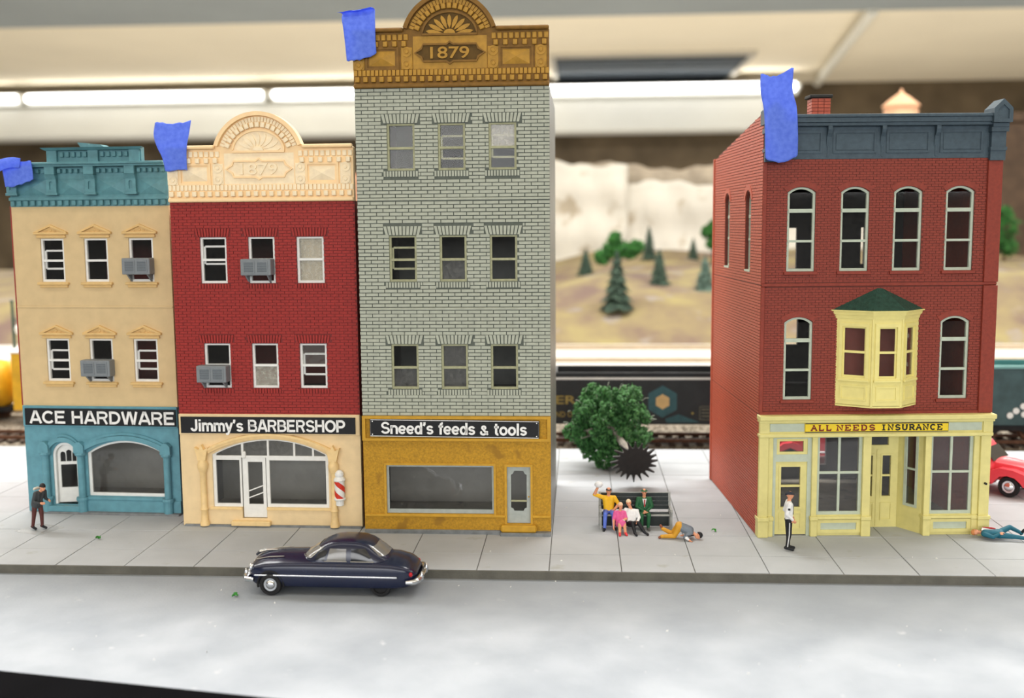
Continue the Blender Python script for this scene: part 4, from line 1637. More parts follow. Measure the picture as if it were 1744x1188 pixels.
# recessed double doors and the splayed side of the lobby
rb = MB().plate(rect(3.30, 4.52, .0, 3.06), [rect(3.44, 4.22, 2.58, 2.98), rect(3.46, 3.74, .98, 2.26), rect(4.04, 4.30, .98, 2.26)], .84, .94).build('double_door', M_yel, B4)
box('pane', M_shop, rb, 3.4, 4.4, .89, .896, .9, 3.0)
for a, c in ((3.46, 3.74), (4.04, 4.30)):
    box('glazing_bar', M_yel, rb, a, c, .85, .91, 1.60, 1.66)
    MB().plate(rect(a - .04, c + .06, .22, .78), [rect(a, c + .02, .26, .74)], .81, .845).build('door_panel', M_yel, rb)
    MB().plate(rect(a - .05, c + .05, .93, 2.31), [rect(a, c, .98, 2.26)], .82, .845).build('glazing_bead', M_yel, rb)
box('meeting_stile', M_yel, rb, 3.86, 3.92, .82, .845, .05, 2.45)
p, q = Vector((4.52, .86)), Vector((5.0, .02))
L_ = (q - p).length
sp_ = MB().plate(rect(0, L_, 0, 3.06), [rect(.32, .70, .84, 3.0)], 0, .06).build('lobby_side', M_yel, B4)
sp_.location, sp_.rotation_euler = (p.x, p.y, 0), (0, 0, math.atan2(q.y - p.y, q.x - p.x))
MB().plate(rect(.26, .76, .76, 3.04), [rect(.34, .68, .84, 3.0)], -.03, .03).build('side_light', M_palegrey, sp_)
box('glazing_bar', M_palegrey, sp_, .32, .70, -.02, .03, 1.9, 1.96)
box('pane', M_shop, sp_, .3, .72, .035, .04, .8, 3.02)
p, q = Vector((3.36, .02)), Vector((3.30, .86))
sp2 = MB().plate(rect(0, .84, 0, 3.06), [rect(.2, .66, .84, 2.9)], 0, .06).build('lobby_side', M_yel, B4)
sp2.location, sp2.rotation_euler = (3.32, .86, 0), (0, 0, R(-90))
box('pane', M_shop, sp2, .18, .68, .03, .036, .8, 2.95)
box('lobby_ceiling', M_yel, B4, 3.3, 5.0, .1, .9, 3.05, 3.1)
MB().lathe([(.035, -.25), (.035, -.155)], 8, (6.78, 0, 1.6), 'y').build('peg_hole', M_black, B4)
bpy.context.view_layer.update()

# sign of building 4: slab-serif capitals
M_signy = mat('yellow_sign', (240, 208, 40), .5, .03, 3)
M_signred = mat('dark_red_lettering', (120, 22, 18), .5, .05, 3)
sg = thing('shop_sign', 'narrow yellow sign with red and black capitals above the yellow shopfront', 'sign', B4.matrix_basis @ Vector((3.47, -.175, 3.335)), B4.rotation_euler.z)
MB().box(-2.14, 2.14, -.02, .02, -.135, .135, .004).build('board', M_signy, sg)
st = MB()
stroke(st, rect(-2.13, 2.13, -.125, .125), .022, -.028, -.018, True)
st.build('border', M_black, sg)


def arcs(cx, cy, rx, ry, a0, a1, n=8):
    return [(cx + rx * math.cos(R(a0 + (a1 - a0) * k / n)), cy + ry * math.sin(R(a0 + (a1 - a0) * k / n))) for k in range(n + 1)]


GL = {
    'A': ([[(0.08, 0), (.5, 1), (.92, 0)], [(.25, .36), (.75, .36)]], [(-.06, .26, 0), (.74, 1.06, 0), (.3, .6, 1)]),
    'L': ([[(.22, 1), (.22, 0)], [(.1, 0), (.85, 0), (.85, .3)]], [(.02, .42, 1)]),
    'N': ([[(.15, 0), (.15, 1), (.85, 0), (.85, 1)]], [(-.03, .32, 0), (.68, 1.03, 1), (-.06, .2, 1)]),
    'E': ([[(.85, .28), (.85, 0), (.2, 0), (.2, 1), (.85, 1), (.85, .72)], [(.2, .5), (.62, .5)]], [(.0, .3, 0), (.0, .3, 1)]),
    'D': ([[(.2, 0), (.2, 1), (.5, 1)] + arcs(.5, .5, .38, .5, 90, -90) + [(.2, 0)]], [(.02, .3, 0), (.02, .3, 1)]),
    'S': ([arcs(.5, .74, .34, .26, 20, 270) + arcs(.5, .24, .36, .25, 90, -160)], [(.8, .9, .9), (.1, .2, .1)]),
    'I': ([[(.5, 0), (.5, 1)]], [(.22, .78, 0), (.22, .78, 1)]),
    'U': ([[(.15, 1), (.15, .35)] + arcs(.5, .35, .35, .35, 180, 360) + [(.85, 1)]], [(-.03, .32, 1), (.68, 1.03, 1)]),
    'R': ([[(.2, 0), (.2, 1), (.55, 1)] + arcs(.55, .74, .3, .26, 90, -90) + [(.2, .48)], [(.5, .48), (.9, 0)]], [(.02, .4, 0), (.75, 1.05, 0), (.02, .3, 1)]),
    'C': ([arcs(.52, .5, .40, .5, 45, 315, 14)], [(.78, .9, .85)]),
}


def slab_text(body, x0, x1, z0, z1, m):
    n = len(body)
    w = (x1 - x0) / n
    for i, ch in enumerate(body):
        if ch == ' ':
            continue
        strokes, serifs = GL[ch]
        mb = MB()
        gw = w * .80
        ox = x0 + i * w + w * .1
        for s_ in strokes:
            stroke(mb, [(ox + p[0] * gw, z0 + p[1] * (z1 - z0)) for p in s_], .042, -.032, -.018)
        for a, b_, z in serifs:
            zz = z0 + z * (z1 - z0)
            mb.box(ox + a * gw, ox + b_ * gw, -.033, -.018, zz - .015, zz + .015)
        mb.build('letter', m, sg)


slab_text('ALL', -1.98, -1.32, -.075, .075, M_signred)
slab_text('NEEDS', -1.22, -.02, -.075, .075, M_signred)
slab_text('INSURANCE', .10, 1.98, -.075, .075, M_black)

# chimney
ch = thing('chimney', 'small red brick chimney with dark cap on the brick building roof', 'chimney', B4.matrix_basis @ Vector((2.2, 2.2, 11.12)), B4.rotation_euler.z)
MB().box(-.26, .26, -.24, .24, 0, 2.06).build('chimney_core', M_b4m, ch)
mb = MB()
for r_ in range(21):
    z0_, z1_ = .02 + r_ * .097, .02 + r_ * .097 + .082
    for k in range(3):
        o_ = (r_ % 2) * .09
        a, b_ = -.28 + k * .187 - o_ * 0, -.28 + (k + 1) * .187 - .015
        mb.box(a, b_, -.268, -.235, z0_, z1_)
        mb.box(-.288, -.255, a * .9, b_ * .9, z0_, z1_)
        mb.box(.255, .288, a * .9, b_ * .9, z0_, z1_)
stuff(mb.build('chimney_bricks', M_b4side, ch))
MB().box(-.36, .34, -.32, .32, 2.06, 2.16, .02).build('chimney_cap', mat('dark_cap', (48, 48, 46), .8, .2, 5), ch)
# ------------------------------------------------------------------ masking tape
def tape_mat():
    m = M_tape
    nt = m.node_tree
    b = nt.nodes['Principled BSDF']
    t = nt.nodes.new('ShaderNodeBsdfTranslucent')
    nt.links.new(b.inputs['Base Color'].links[0].from_socket, t.inputs[0])
    mx = nt.nodes.new('ShaderNodeMixShader')
    mx.inputs[0].default_value = .3
    nt.links.new(b.outputs[0], mx.inputs[1])
    nt.links.new(t.outputs[0], mx.inputs[2])
    nt.links.new(mx.outputs[0], nt.nodes['Material Output'].inputs['Surface'])


tape_mat()


def sheet(rows, name, m, parent, th=.012, sub=6):
    """thin curved sheet through rows of (x,y,z) points"""
    rows = [[Vector(p) for p in r] for r in rows]
    # resample every row and column
    def resample(r, n):
        out = []
        for k in range(n + 1):
            t = k / n * (len(r) - 1)
            i = min(int(t), len(r) - 2)
            f = t - i
            p0, p1, p2, p3 = r[max(i - 1, 0)], r[i], r[i + 1], r[min(i + 2, len(r) - 1)]
            out.append(.5 * ((2 * p1) + (p2 - p0) * f + (2 * p0 - 5 * p1 + 4 * p2 - p3) * f * f + (3 * p1 - p0 - 3 * p2 + p3) * f ** 3))
        return out
    nu = (len(rows[0]) - 1) * sub
    rr = [resample(r, nu) for r in rows]
    cols = [resample([r[i] for r in rr], (len(rows) - 1) * sub) for i in range(nu + 1)]
    nv = len(cols[0])
    vs = [cols[i][j] for j in range(nv) for i in range(nu + 1)]
    w = nu + 1
    for j in (0, nv - 1):               # torn edges
        for i in range(w):
            vs[j * w + i] = vs[j * w + i] + Vector((0, 0, random.uniform(-.025, .025)))
    n = len(vs)
    nor = (vs[1] - vs[0]).cross(vs[w] - vs[0]).normalized()
    vs += [v + nor * th for v in vs]
    fs = []
    for j in range(nv - 1):
        for i in range(w - 1):
            a = j * w + i
            fs += [(a + w, a + w + 1, a + 1, a), (n + a, n + a + 1, n + a + w + 1, n + a + w)]
    for i in range(w - 1):
        a = (nv - 1) * w + i
        fs += [(i, i + 1, n + i + 1, n + i), (a + 1, a, n + a, n + a + 1)]
    for j in range(nv - 1):
        a, b_ = j * w, j * w + w - 1
        fs += [(a + w, a, n + a, n + a + w), (b_, b_ + w, n + b_ + w, n + b_)]
    o = MB().add(vs, fs).build(name, m, parent, True)
    return o


def tape(bld, label, rows, flap=None):
    t = thing('masking_tape', label, 'tape', bld.matrix_basis @ Vector((0, 0, 0)), bld.rotation_euler.z, 'blue tape strips on the cornices')
    sheet(rows, 'tape_strip', M_tape, t)
    if flap:
        sheet(flap, 'folded_flap', M_tape, t)
    return t


tape(B1, 'blue tape folded over on the left end of the teal cornice',
     [[(.08, -.38, 10.72), (.55, -.38, 10.78), (1.04, -.38, 10.95)], [(.03, -.38, 11.15), (.5, -.38, 11.2), (1.03, -.38, 11.25)], [(.0, -.4, 11.45), (.5, -.4, 11.52), (1.0, -.4, 11.55)]],
     [[(.62, -.42, 11.32), (.66, -.44, 11.45), (.68, -.44, 11.62)], [(.3, -.55, 11.32), (.34, -.6, 11.5), (.40, -.5, 11.66)], [(-.15, -.62, 11.12), (-.1, -.72, 11.34), (-.02, -.62, 11.56)], [(-.55, -.62, 11.02), (-.5, -.72, 11.22), (-.42, -.62, 11.40)]])
tape(B2, 'blue tape standing up from the left end of the peach cornice',
     [[(.0, -.23, 11.10), (.33, -.23, 11.12), (.68, -.23, 11.14)], [(-.08, -.23, 11.5), (.3, -.23, 11.52), (.68, -.23, 11.52)], [(-.24, -.23, 11.86), (.25, -.22, 11.87), (.70, -.22, 11.86)],
      [(-.36, -.12, 12.2), (.2, -.10, 12.2), (.74, -.12, 12.2)], [(-.34, .0, 12.6), (.2, .02, 12.54), (.78, .0, 12.62)]])
tape(B3, 'blue tape at the left end of the ochre 1879 cornice',
     [[(-.16, -.22, 14.18), (.3, -.22, 14.22), (.72, -.22, 14.38)], [(-.20, -.22, 14.7), (.3, -.22, 14.7), (.70, -.22, 14.75)], [(-.24, -.22, 15.1), (.28, -.22, 15.1), (.70, -.22, 15.12)],
      [(-.30, -.12, 15.4), (.25, -.10, 15.42), (.68, -.12, 15.45)], [(-.30, -.02, 15.56), (.22, -.0, 15.62), (.66, -.02, 15.66)], [(-.42, -.16, 15.58), (.18, -.16, 15.64), (.62, -.16, 15.70)]])
tape(B4, 'tall blue tape strip over the left end of the slate cornice',
     [[(-.06, -.45, 11.22), (.4, -.45, 11.10), (.86, -.45, 11.30)], [(-.08, -.45, 11.7), (.4, -.45, 11.7), (.86, -.45, 11.75)], [(-.10, -.45, 12.2), (.38, -.46, 12.2), (.84, -.45, 12.2)],
      [(-.14, -.44, 12.65), (.34, -.46, 12.66), (.80, -.44, 12.68)], [(-.22, -.36, 13.15), (.25, -.38, 13.15), (.70, -.36, 13.15)], [(-.20, -.28, 13.62), (.15, -.3, 13.54), (.74, -.28, 13.78)]])


# ------------------------------------------------------------------ cars
def superellipse(cx, hx, hy, z, n=32, p=3.2, dy=0.0):
    out = []
    for k in range(n):
        a = 2 * PI * k / n
        c, s_ = math.cos(a), math.sin(a)
        out.append((cx + hx * math.copysign(abs(c) ** (2 / p), c), dy + hy * math.copysign(abs(s_) ** (2 / p), s_), z))
    return out


def interp(tab, x):
    if x <= tab[0][0]:
        return tab[0][1:]
    for a, b_ in zip(tab, tab[1:]):
        if x <= b_[0]:
            t = (x - a[0]) / (b_[0] - a[0])
            t = t * t * (3 - 2 * t) * .5 + t * .5
            return tuple(p + (q - p) * t for p, q in zip(a[1:], b_[1:]))
    return tab[-1][1:]


def car_body(tab, name, m, parent, x0, x1, n=44, sec=None):
    rings = []
    for i in range(n + 1):
        x = x0 + (x1 - x0) * (.5 - .5 * math.cos(PI * i / n)) if False else x0 + (x1 - x0) * i / n
        w, top, sh, bot = interp(tab, x)
        half = [(0, bot), (w * .8, bot), (w * .95, bot + .06), (w, bot + .2), (w * 1.0, .52), (w * .985, .58), (w * .99, sh - .10), (w * .95, sh - .03), (w * .86, sh + .01), (w * .70, sh + (top - sh) * .30), (w * .45, sh + (top - sh) * .78), (w * .2, top - .012), (0, top)]
        ring = [(x, -y, z) for y, z in half] + [(x, y, z) for y, z in half[-2:0:-1]]
        rings.append(ring)
    o = MB().rings(rings).build(name, m, parent)
    return shade(o, 40)


def wheel(parent, x, y, z, r, side, hub=True, white=False):
    s_ = side
    w = MB().lathe([(r * .3, s_ * -.09), (r * .93, s_ * -.09), (r, s_ * -.05), (r, s_ * .05), (r * .93, s_ * .09), (r * .68, s_ * .09), (r * .64, s_ * .05), (r * .1, s_ * .05)], 24, (x, y, z), 'y')
    o = shade(w.build('wheel', M_rubber, parent))
    if hub:
        shade(MB().lathe([(r * .60, s_ * .05), (r * .58, s_ * .07), (r * .42, s_ * .065), (r * .34, s_ * .10), (r * .18, s_ * .12), (.01, s_ * .125)], 18, (x, y, z), 'y').build('hubcap', M_chrome, o))
    return o


M_navy = mat('navy_car_paint', (15, 24, 52), .22, .06, 2, spec=.6)
M_carglass = mat('dark_car_glass', (34, 36, 40), .12, .1, 2, spec=.6)
M_rearglass = mat('pale_car_glass', (120, 118, 114), .15, .1, 2, spec=.6)
M_tail = mat('red_tail_light', (190, 24, 34), .3, .05, 4)
car = thing('sedan_car', 'dark navy vintage sedan with chrome bumpers parked at the curb', 'car', (-6.50, 27.46, ZR), R(-1.5))
tabA = [(-2.26, .44, .70, .60, .36), (-2.2, .58, .80, .68, .30), (-2.08, .67, .90, .76, .24), (-1.8, .73, .98, .82, .21), (-1.3, .76, 1.02, .86, .20), (-.75, .78, 1.03, .88, .20), (.5, .78, 1.0, .88, .20), (1.2, .78, 1.0, .88, .20),
        (1.6, .76, .98, .86, .20), (1.95, .70, .88, .79, .22), (2.15, .60, .74, .68, .28), (2.24, .46, .62, .58, .36)]
car_body(tabA, 'body', M_navy, car, -2.26, 2.24)
lev = [(.84, -.95, 1.62, .68), (.98, -.80, 1.52, .66), (1.10, -.62, 1.36, .635), (1.22, -.43, 1.20, .60), (1.32, -.28, 1.06, .56), (1.385, -.12, .90, .50), (1.42, .05, .72, .40), (1.435, .22, .52, .2)]


def roof_row(z):
    return interp([(a[0], *a[1:]) for a in lev], z)


def roof_pt(a, z, off=0.0):
    xf, xr, hw = roof_row(z)
    cx, hx = (xf + xr) / 2, (xr - xf) / 2
    c, s_ = math.cos(a), math.sin(a)
    p = 3.4
    return (cx + (hx + off) * math.copysign(abs(c) ** (2 / p), c), (hw + off) * math.copysign(abs(s_) ** (2 / p), s_), z + off * .3)


rings = []
for z in [.84, .9, .98, 1.04, 1.1, 1.16, 1.22, 1.27, 1.32, 1.355, 1.385, 1.405, 1.42, 1.43, 1.435]:
    rings.append([roof_pt(2 * PI * k / 48, z) for k in range(48)])
shade(MB().rings(rings, False, True).build('roof', M_navy, car), 50)


def side_window(name, xa0, xa1, xb0, xb1, z0, z1, side, m, off=.008):
    """window on the flank: bottom edge from xa0..xa1, top edge xb0..xb1"""
    vs, fs = [], []
    nx, nz = 8, 5
    for j in range(nz + 1):
        t = j / nz
        z = z0 + (z1 - z0) * t
        xf, xr, hw = roof_row(z)
        cx, hx = (xf + xr) / 2, (xr - xf) / 2
        for i in range(nx + 1):
            l, r_ = xa0 + (xb0 - xa0) * t, xa1 + (xb1 - xa1) * t
            x = l + (r_ - l) * i / nx
            q = max(0, 1 - abs((x - cx) / hx) ** 3.4) ** (1 / 3.4)
            vs.append((x, side * (hw * q + off), z))
    for j in range(nz):
        for i in range(nx):
            a = j * (nx + 1) + i
            fs.append((a, a + 1, a + nx + 2, a + nx + 1))
    return MB().add(vs, fs).build(name, m, car, True)


for sd in (-1, 1):
    side_window('side_window', -.10, .42, -.02, .42, .94, 1.25, sd, M_rearglass)
    side_window('side_window', .55, 1.14, .55, .92, .94, 1.25, sd, M_carglass)
    side_window('vent_window', -.44, -.16, -.28, -.08, .95, 1.2, sd, M_carglass)
    tr = MB()
    for (a, b_) in (((-.16, .93), (.44, .93)), ((.54, .93), (1.16, .93))):
        tr.tube([(a[0], sd * .672, a[1]), (b_[0], sd * .672, b_[1])], .012, 6)
    tr.build('window_trim', M_chrome, car)


def end_window(name, a0, a1, z0, z1, m, off=.008):
    vs, fs = [], []
    nx, nz = 14, 6
    for j in range(nz + 1):
        z = z0 + (z1 - z0) * j / nz
        for i in range(nx + 1):
            vs.append(roof_pt(a0 + (a1 - a0) * i / nx, z, off))
    for j in range(nz):
        for i in range(nx):
            a = j * (nx + 1) + i
            fs.append((a, a + 1, a + nx + 2, a + nx + 1))
    return MB().add(vs, fs).build(name, m, car, True)


end_window('windshield', PI - .86, PI + .86, 1.01, 1.25, M_rearglass)
end_window('rear_window', -.72, .72, 1.03, 1.27, M_rearglass)
fr_ = MB()
for a in (-.86, .86):
    fr_.tube([roof_pt(PI + a, z, .012) for z in (.98, 1.06, 1.14, 1.22, 1.27)], .018, 6)
fr_.tube([roof_pt(PI + a / 10, .99, .014) for a in range(-9, 10)], .014, 6)
fr_.build('windshield_trim', M_chrome, car)
for sd in (-1, 1):
    wheel(car, -1.60, sd * .70, .30, .30, sd)
    wheel(car, 1.32, sd * .60, .28, .28, sd, False)
    ar_ = MB()
    ar_.tube([(-1.60 + .345 * math.cos(R(a)), sd * .735, .30 + .345 * math.sin(R(a))) for a in range(-10, 195, 12)], .03, 6)
    ar_.build('wheel_arch', M_rubber, car)
    tr = MB()
    tr.box(-2.02, 1.78, sd * .772 - .018, sd * .772 + .018, .535, .57, .006)
    tr.build('side_trim', M_chrome, car)
    hl_ = MB().ell((-2.16, sd * .55, .70), (.07, .10, .10), 14, 8)
    shade(hl_.build('headlight', M_chrome, car), 60)
    MB().ell((2.12, sd * .62, .60), (.05, .04, .06), 10, 6).build('tail_light', M_tail, car)
for x, s_ in ((-2.31, -1), (2.30, 1)):
    bm = MB()
    bm.tube([(x - s_ * .28, -.80, .44), (x - s_ * .08, -.76, .44), (x, -.58, .44), (x + s_ * .03, 0, .44), (x, .58, .44), (x - s_ * .08, .76, .44), (x - s_ * .28, .80, .44)], [.05, .075, .085, .085, .085, .075, .05], 8)
    shade(bm.build('bumper', M_chrome, car), 60)
    for yy in (-.36, .36):
        MB().ell((x + s_ * .07, yy, .47), (.05, .05, .14), 8, 6).build('bumper_guard', M_chrome, car, True)
MB().box(-2.27, -2.20, -.5, .5, .46, .62, .02).build('grille', M_chrome, car)
hd = MB()
hd.tube([(-2.20, 0, .86), (-2.1, 0, .95), (-1.9, 0, 1.0), (-1.6, 0, 1.02)], [.03, .045, .035, .015], 8)
hd.build('hood_ornament', M_chrome, car)
for sd in (-1, 1):
    hh = MB()
    hh.tube([(-2.06, sd * .40, .87), (-1.7, sd * .42, .945), (-1.3, sd * .44, .975)], .014, 6)
    hh.build('hood_trim', M_chrome, car)


# ------------------------------------------------------------------ red pickup trucks
M_truck = mat('red_truck_plastic', (224, 70, 82), .32, .05, 2, spec=.5)


def pickup(label, loc, rz):
    t = thing('pickup_truck', label, 'truck', loc, rz, 'red pickup trucks')
    # +x is forward
    rings = []
    for z, xf, xr, w in ((.55, 1.0, -.62, .82), (1.0, 1.0, -.62, .84), (1.15, .92, -.62, .82), (1.5, .62, -.58, .74), (1.66, .48, -.52, .68), (1.74, .36, -.42, .56), (1.77, .2, -.3, .35)):
        rings.append(superellipse((xf + xr) / 2, (xf - xr) / 2, w, z, 32, 5))
    shade(MB().rings(rings).build('cab', M_truck, t), 45)
    # hood
    rings = []
    for x, w, zt in ((.85, .62, 1.16), (1.4, .60, 1.13), (1.9, .54, 1.08), (2.12, .48, 1.0), (2.2, .40, .86)):
        half = [(0, .5), (w, .5), (w * 1.0, zt - .18), (w * .9, zt - .06), (w * .6, zt), (0, zt + .02)]
        rings.append([(x, -y, z) for y, z in half] + [(x, y, z) for y, z in half[-2:0:-1]])
    shade(MB().rings(rings).build('hood', M_truck, t), 40)
    for sd in (-1, 1):
        f_ = MB()
        pts = [(.75, .62), (.95, .86), (1.25, .98), (1.7, .96), (2.05, .86), (2.2, .70), (2.22, .46), (2.05, .42), (1.95, .55), (1.75, .70), (1.5, .74), (1.25, .68), (1.1, .52), (1.02, .40), (.75, .40)]
        f_.plate(pts, [], sd * .56 if sd < 0 else .56, sd * .90 if sd < 0 else .90)
        if sd < 0:
            f_.f = [q[::-1] for q in f_.f]
        shade(f_.build('front_fender', M_truck, t), 30)
        hl_ = MB().ell((2.2, sd * .70, .70), (.06, .11, .11), 12, 8)
        hl_.build('headlight', M_chrome, t, True)
        wheel(t, 1.55, sd * .78, .36, .36, sd)
        wheel(t, -1.6, sd * .78, .36, .36, sd)
        r_ = MB()
        pts = [(-2.15, .5), (-2.1, .75), (-1.85, .92), (-1.5, .95), (-1.2, .85), (-1.05, .6), (-1.05, .42), (-1.2, .42), (-1.3, .62), (-1.6, .74), (-1.9, .62), (-2.0, .45)]
        r_.plate(pts, [], sd * .70, sd * .92)
        r_.build('rear_fender', M_truck, t)
        box('running_board', M_truck, t, -1.0, 1.0, min(sd * .6, sd * .9), max(sd * .6, sd * .9), .38, .46, .02)
        g = MB().plate([(-.40, 1.14), (.62, 1.14), (.42, 1.56), (-.36, 1.56)], [], 0, .02)
        o = g.build('side_window', M_carglass, t)
        o.location = (0, sd * .80 - .01, 0)
        o.rotation_euler = (R(14 * sd), 0, 0)
        o.location = (0, sd * (.80 + .285), -.0)
        o.location = (0, sd * 1.07 - .01, .04)
    ws = MB().add([(.955, -.66, 1.14), (.955, .66, 1.14), (.60, .60, 1.53), (.60, -.60, 1.53)], [(0, 1, 2, 3)])
    ws.build('windshield', M_carglass, t)
    bd = MB()
    bd.box(-2.4, -.66, -.68, -.60, .55, 1.05, .02)
    bd.box(-2.4, -.66, .60, .68, .55, 1.05, .02)
    bd.box(-2.4, -2.32, -.68, .68, .55, 1.05, .02)
    bd.box(-2.4, -.66, -.62, .62, .52, .60)
    bd.build('cargo_bed', M_truck, t)
    gr = MB()
    for k in range(4):
        gr.box(2.16, 2.26, -.48, .48, .56 + k * .08, .60 + k * .08, .01)
    gr.build('grille', M_chrome, t)
    box('front_bumper', M_chrome, t, 2.28, 2.36, -.86, .86, .40, .54, .03)
    return t


pickup('glossy red pickup truck cut off by the right edge, beside the yellow shopfront', (14.05, 38.35, .0), R(-42))
pickup('red pickup truck behind the brick building, glimpsed through its shop windows', (9.6, 42.3, .0), R(8))

# ------------------------------------------------------------------ freight cars
M_gond = mat('black_gondola', (40, 42, 44), .6, .2, 1.5, .1, 10)
M_gondl = mat('white_stripe', (225, 225, 220), .5, .05, 2)
M_tanp = mat('tan_logo', (206, 172, 118), .6, .08, 3)
M_tealp = mat('teal_logo', (52, 88, 94), .6, .15, 3)
M_ltxt = mat('faded_yellow_lettering', (150, 132, 72), .7, .1, 4)
M_truckd = mat('dark_bogie', (34, 32, 32), .8, .2, 5)


def bogie(parent, x):
    b_ = MB()
    for s_ in (-1, 1):
        y = s_ * .95
        b_.plate([(x - 1.0, .30), (x - .75, .62), (x - .35, .72), (x + .35, .72), (x + .75, .62), (x + 1.0, .30), (x + .72, .24), (x + .45, .42), (x - .45, .42), (x - .72, .24)], [], y - .06, y + .06)
    b_.box(x - .2, x + .2, -.95, .95, .42, .62)
    o = b_.build('bogie', M_truckd, parent)
    for dx in (-.85, .85):
        for s_ in (-1, 1):
            MB().lathe([(.42, s_ * .64), (.46, s_ * .66), (.42, s_ * .70), (.40, s_ * .78), (.1, s_ * .78)], 18, (x + dx, 0, .42), 'y').build('wheel', M_rail, o)
        MB().tube([(x + dx, -.8, .42), (x + dx, .8, .42)], .08, 8).build('axle', M_truckd, o)
    return o


def gondola(label, loc, L_, h, m, cat='freight car', floor_z=.85, ribs=0):
    t = thing('gondola_car', label, cat, loc)
    s_ = MB()
    s_.box(0, L_, -1.2, -1.1, floor_z - .15, h, .02)
    s_.box(0, L_, 1.1, 1.2, floor_z - .15, h, .02)
    s_.box(0, .12, -1.1, 1.1, floor_z - .15, h)
    s_.box(L_ - .12, L_, -1.1, 1.1, floor_z - .15, h)
    s_.box(0, L_, -1.1, 1.1, floor_z - .15, floor_z)
    s_.build('car_body', m, t)
    u = MB()
    u.plate([(2.6, floor_z - .14), (L_ - 2.6, floor_z - .14), (L_ - 3.6, .5), (3.6, .5)], [], -.2, .2)
    u.build('underframe', M_truckd, t)
    for k in range(ribs):
        x = (k + .5) * L_ / ribs
        box('side_rib', m, t, x - .06, x + .06, -1.28, -1.2, floor_z - .1, h - .1)
    bogie(t, 1.9)
    bogie(t, L_ - 1.9)
    return t


g = gondola('long black gondola car with teal hexagon logo behind the fallen tree', (-1.1, 48.15, -.14), 17.5, 3.02, M_gond)
box('white_stripe', M_gondl, g, 0, 17.5, -1.225, -1.19, 2.70, 2.80)
box('top_sill', M_gond, g, -.02, 17.52, -1.26, -1.18, 2.92, 3.03, .02)


def hexa(cx, cz, r, rot=30):
    return [(cx + r * math.cos(R(rot + 60 * k)), cz + r * math.sin(R(rot + 60 * k))) for k in range(6)]


MB().plate(hexa(4.78, 1.72, .72), [], -1.222, -1.195).build('hexagon_logo', M_tealp, g)
MB().plate(hexa(4.78, 1.72, .34), [], -1.232, -1.215).build('hexagon_centre', M_tanp, g)
MB().plate([(4.9, .95), (5.5, 1.15), (6.4, .80), (4.95, .78)], [], -1.218, -1.195).build('logo_tail', M_tealp, g)
text_mesh('ER', 'lettering', M_ltxt, g, .06, .98, 1.60, 1.98, -1.205, .02, .02)
text_mesh('ND O', 'number_lettering', M_ltxt, g, .06, .80, 1.02, 1.26, -1.205, .02, .01)
st = MB()
stroke(st, rect(6.42, 7.0, .92, 1.5), .03, -1.215, -1.2, True)
for k in range(3):
    st.box(6.5, 6.92, -1.215, -1.2, 1.05 + k * .15, 1.09 + k * .15)
st.build('data_panel', mat('grey_stencil', (120, 116, 96), .7, .1, 3), g)
MB().plate(hexa(6.1, 1.2, .06), [], -1.215, -1.2).build('stencil_dot', M_ltxt, g)

M_hop = mat('teal_grey_hopper', (58, 80, 82), .65, .2, 2, .1, 10, spots=((186, 192, 190), .9, .74))
h2 = gondola('teal-grey freight car with pale top edge at the right edge', (16.9, 48.15, -.14), 9.0, 3.3, M_hop, ribs=5)
box('pale_top_edge', mat('pale_teal_edge', (120, 170, 166), .5, .1, 2), h2, -.02, 9.02, -1.28, -1.15, 3.2, 3.34, .02)
box('inner_lining', mat('teal_lining', (70, 140, 138), .6, .1, 2), h2, .1, 8.9, 1.0, 1.1, 1, 3.3)
for (x, z) in ((2.0, 1.35), (2.35, 1.2), (1.75, 1.15), (2.3, 1.55)):
    MB().lathe([(.14, -.015), (.14, .015)], 10, (x, -1.24, z), 'y').build('pale_stencil_dot', M_gondl, h2)

M_yelcar = mat('yellow_freight_paint', (226, 176, 40), .55, .12, 2)
bxc = thing('box_car', 'yellow boxcar with white roof edge left of the tan building', 'freight car', (-28.75, 53.2, -.42))
MB().box(0, 12, -1.25, 1.25, .75, 3.75, .03).build('car_body', M_yelcar, bxc)
rf_ = MB()
rf_.add([(-.05, -1.32, 3.75), (12.05, -1.32, 3.75), (12.05, 0, 4.0), (-.05, 0, 4.0), (12.05, 1.32, 3.75), (-.05, 1.32, 3.75), (-.05, -1.32, 3.68), (12.05, -1.32, 3.68), (12.05, 1.32, 3.68), (-.05, 1.32, 3.68)],
        [(0, 1, 2, 3), (3, 2, 4, 5), (6, 7, 1, 0), (5, 4, 8, 9), (0, 3, 5, 9, 6), (1, 7, 8, 4, 2), (9, 8, 7, 6)])
rf_.build('roof', M_gondl, bxc)
for k in range(6):
    box('side_rib', M_yelcar, bxc, 1 + k * 2, 1.1 + k * 2, -1.31, -1.25, .8, 3.65)
bogie(bxc, 1.9)
bogie(bxc, 10.1)
box('underframe', M_truckd, bxc, .3, 11.7, -.3, .3, .5, .76)
tk = thing('tank_car', 'yellow tank car partly cut off at the left edge', 'freight car', (-40.3, 53.2, -.42))
shade(MB().lathe([(.3, 0), (.9, .15), (1.2, .45), (1.25, .8), (1.25, 10.2), (1.2, 10.6), (.9, 10.9), (.3, 11.05)], 24, (0, 0, 1.95), 'x').build('tank', M_yelcar, tk), 50)
box('tank_frame', M_truckd, tk, .1, 11.0, -.5, .5, .55, .8)
shade(MB().lathe([(.45, 3.1), (.45, 3.6), (.3, 3.7), (.05, 3.72)], 16, (5.5, 0, 0)).build('dome', M_yelcar, tk), 40)
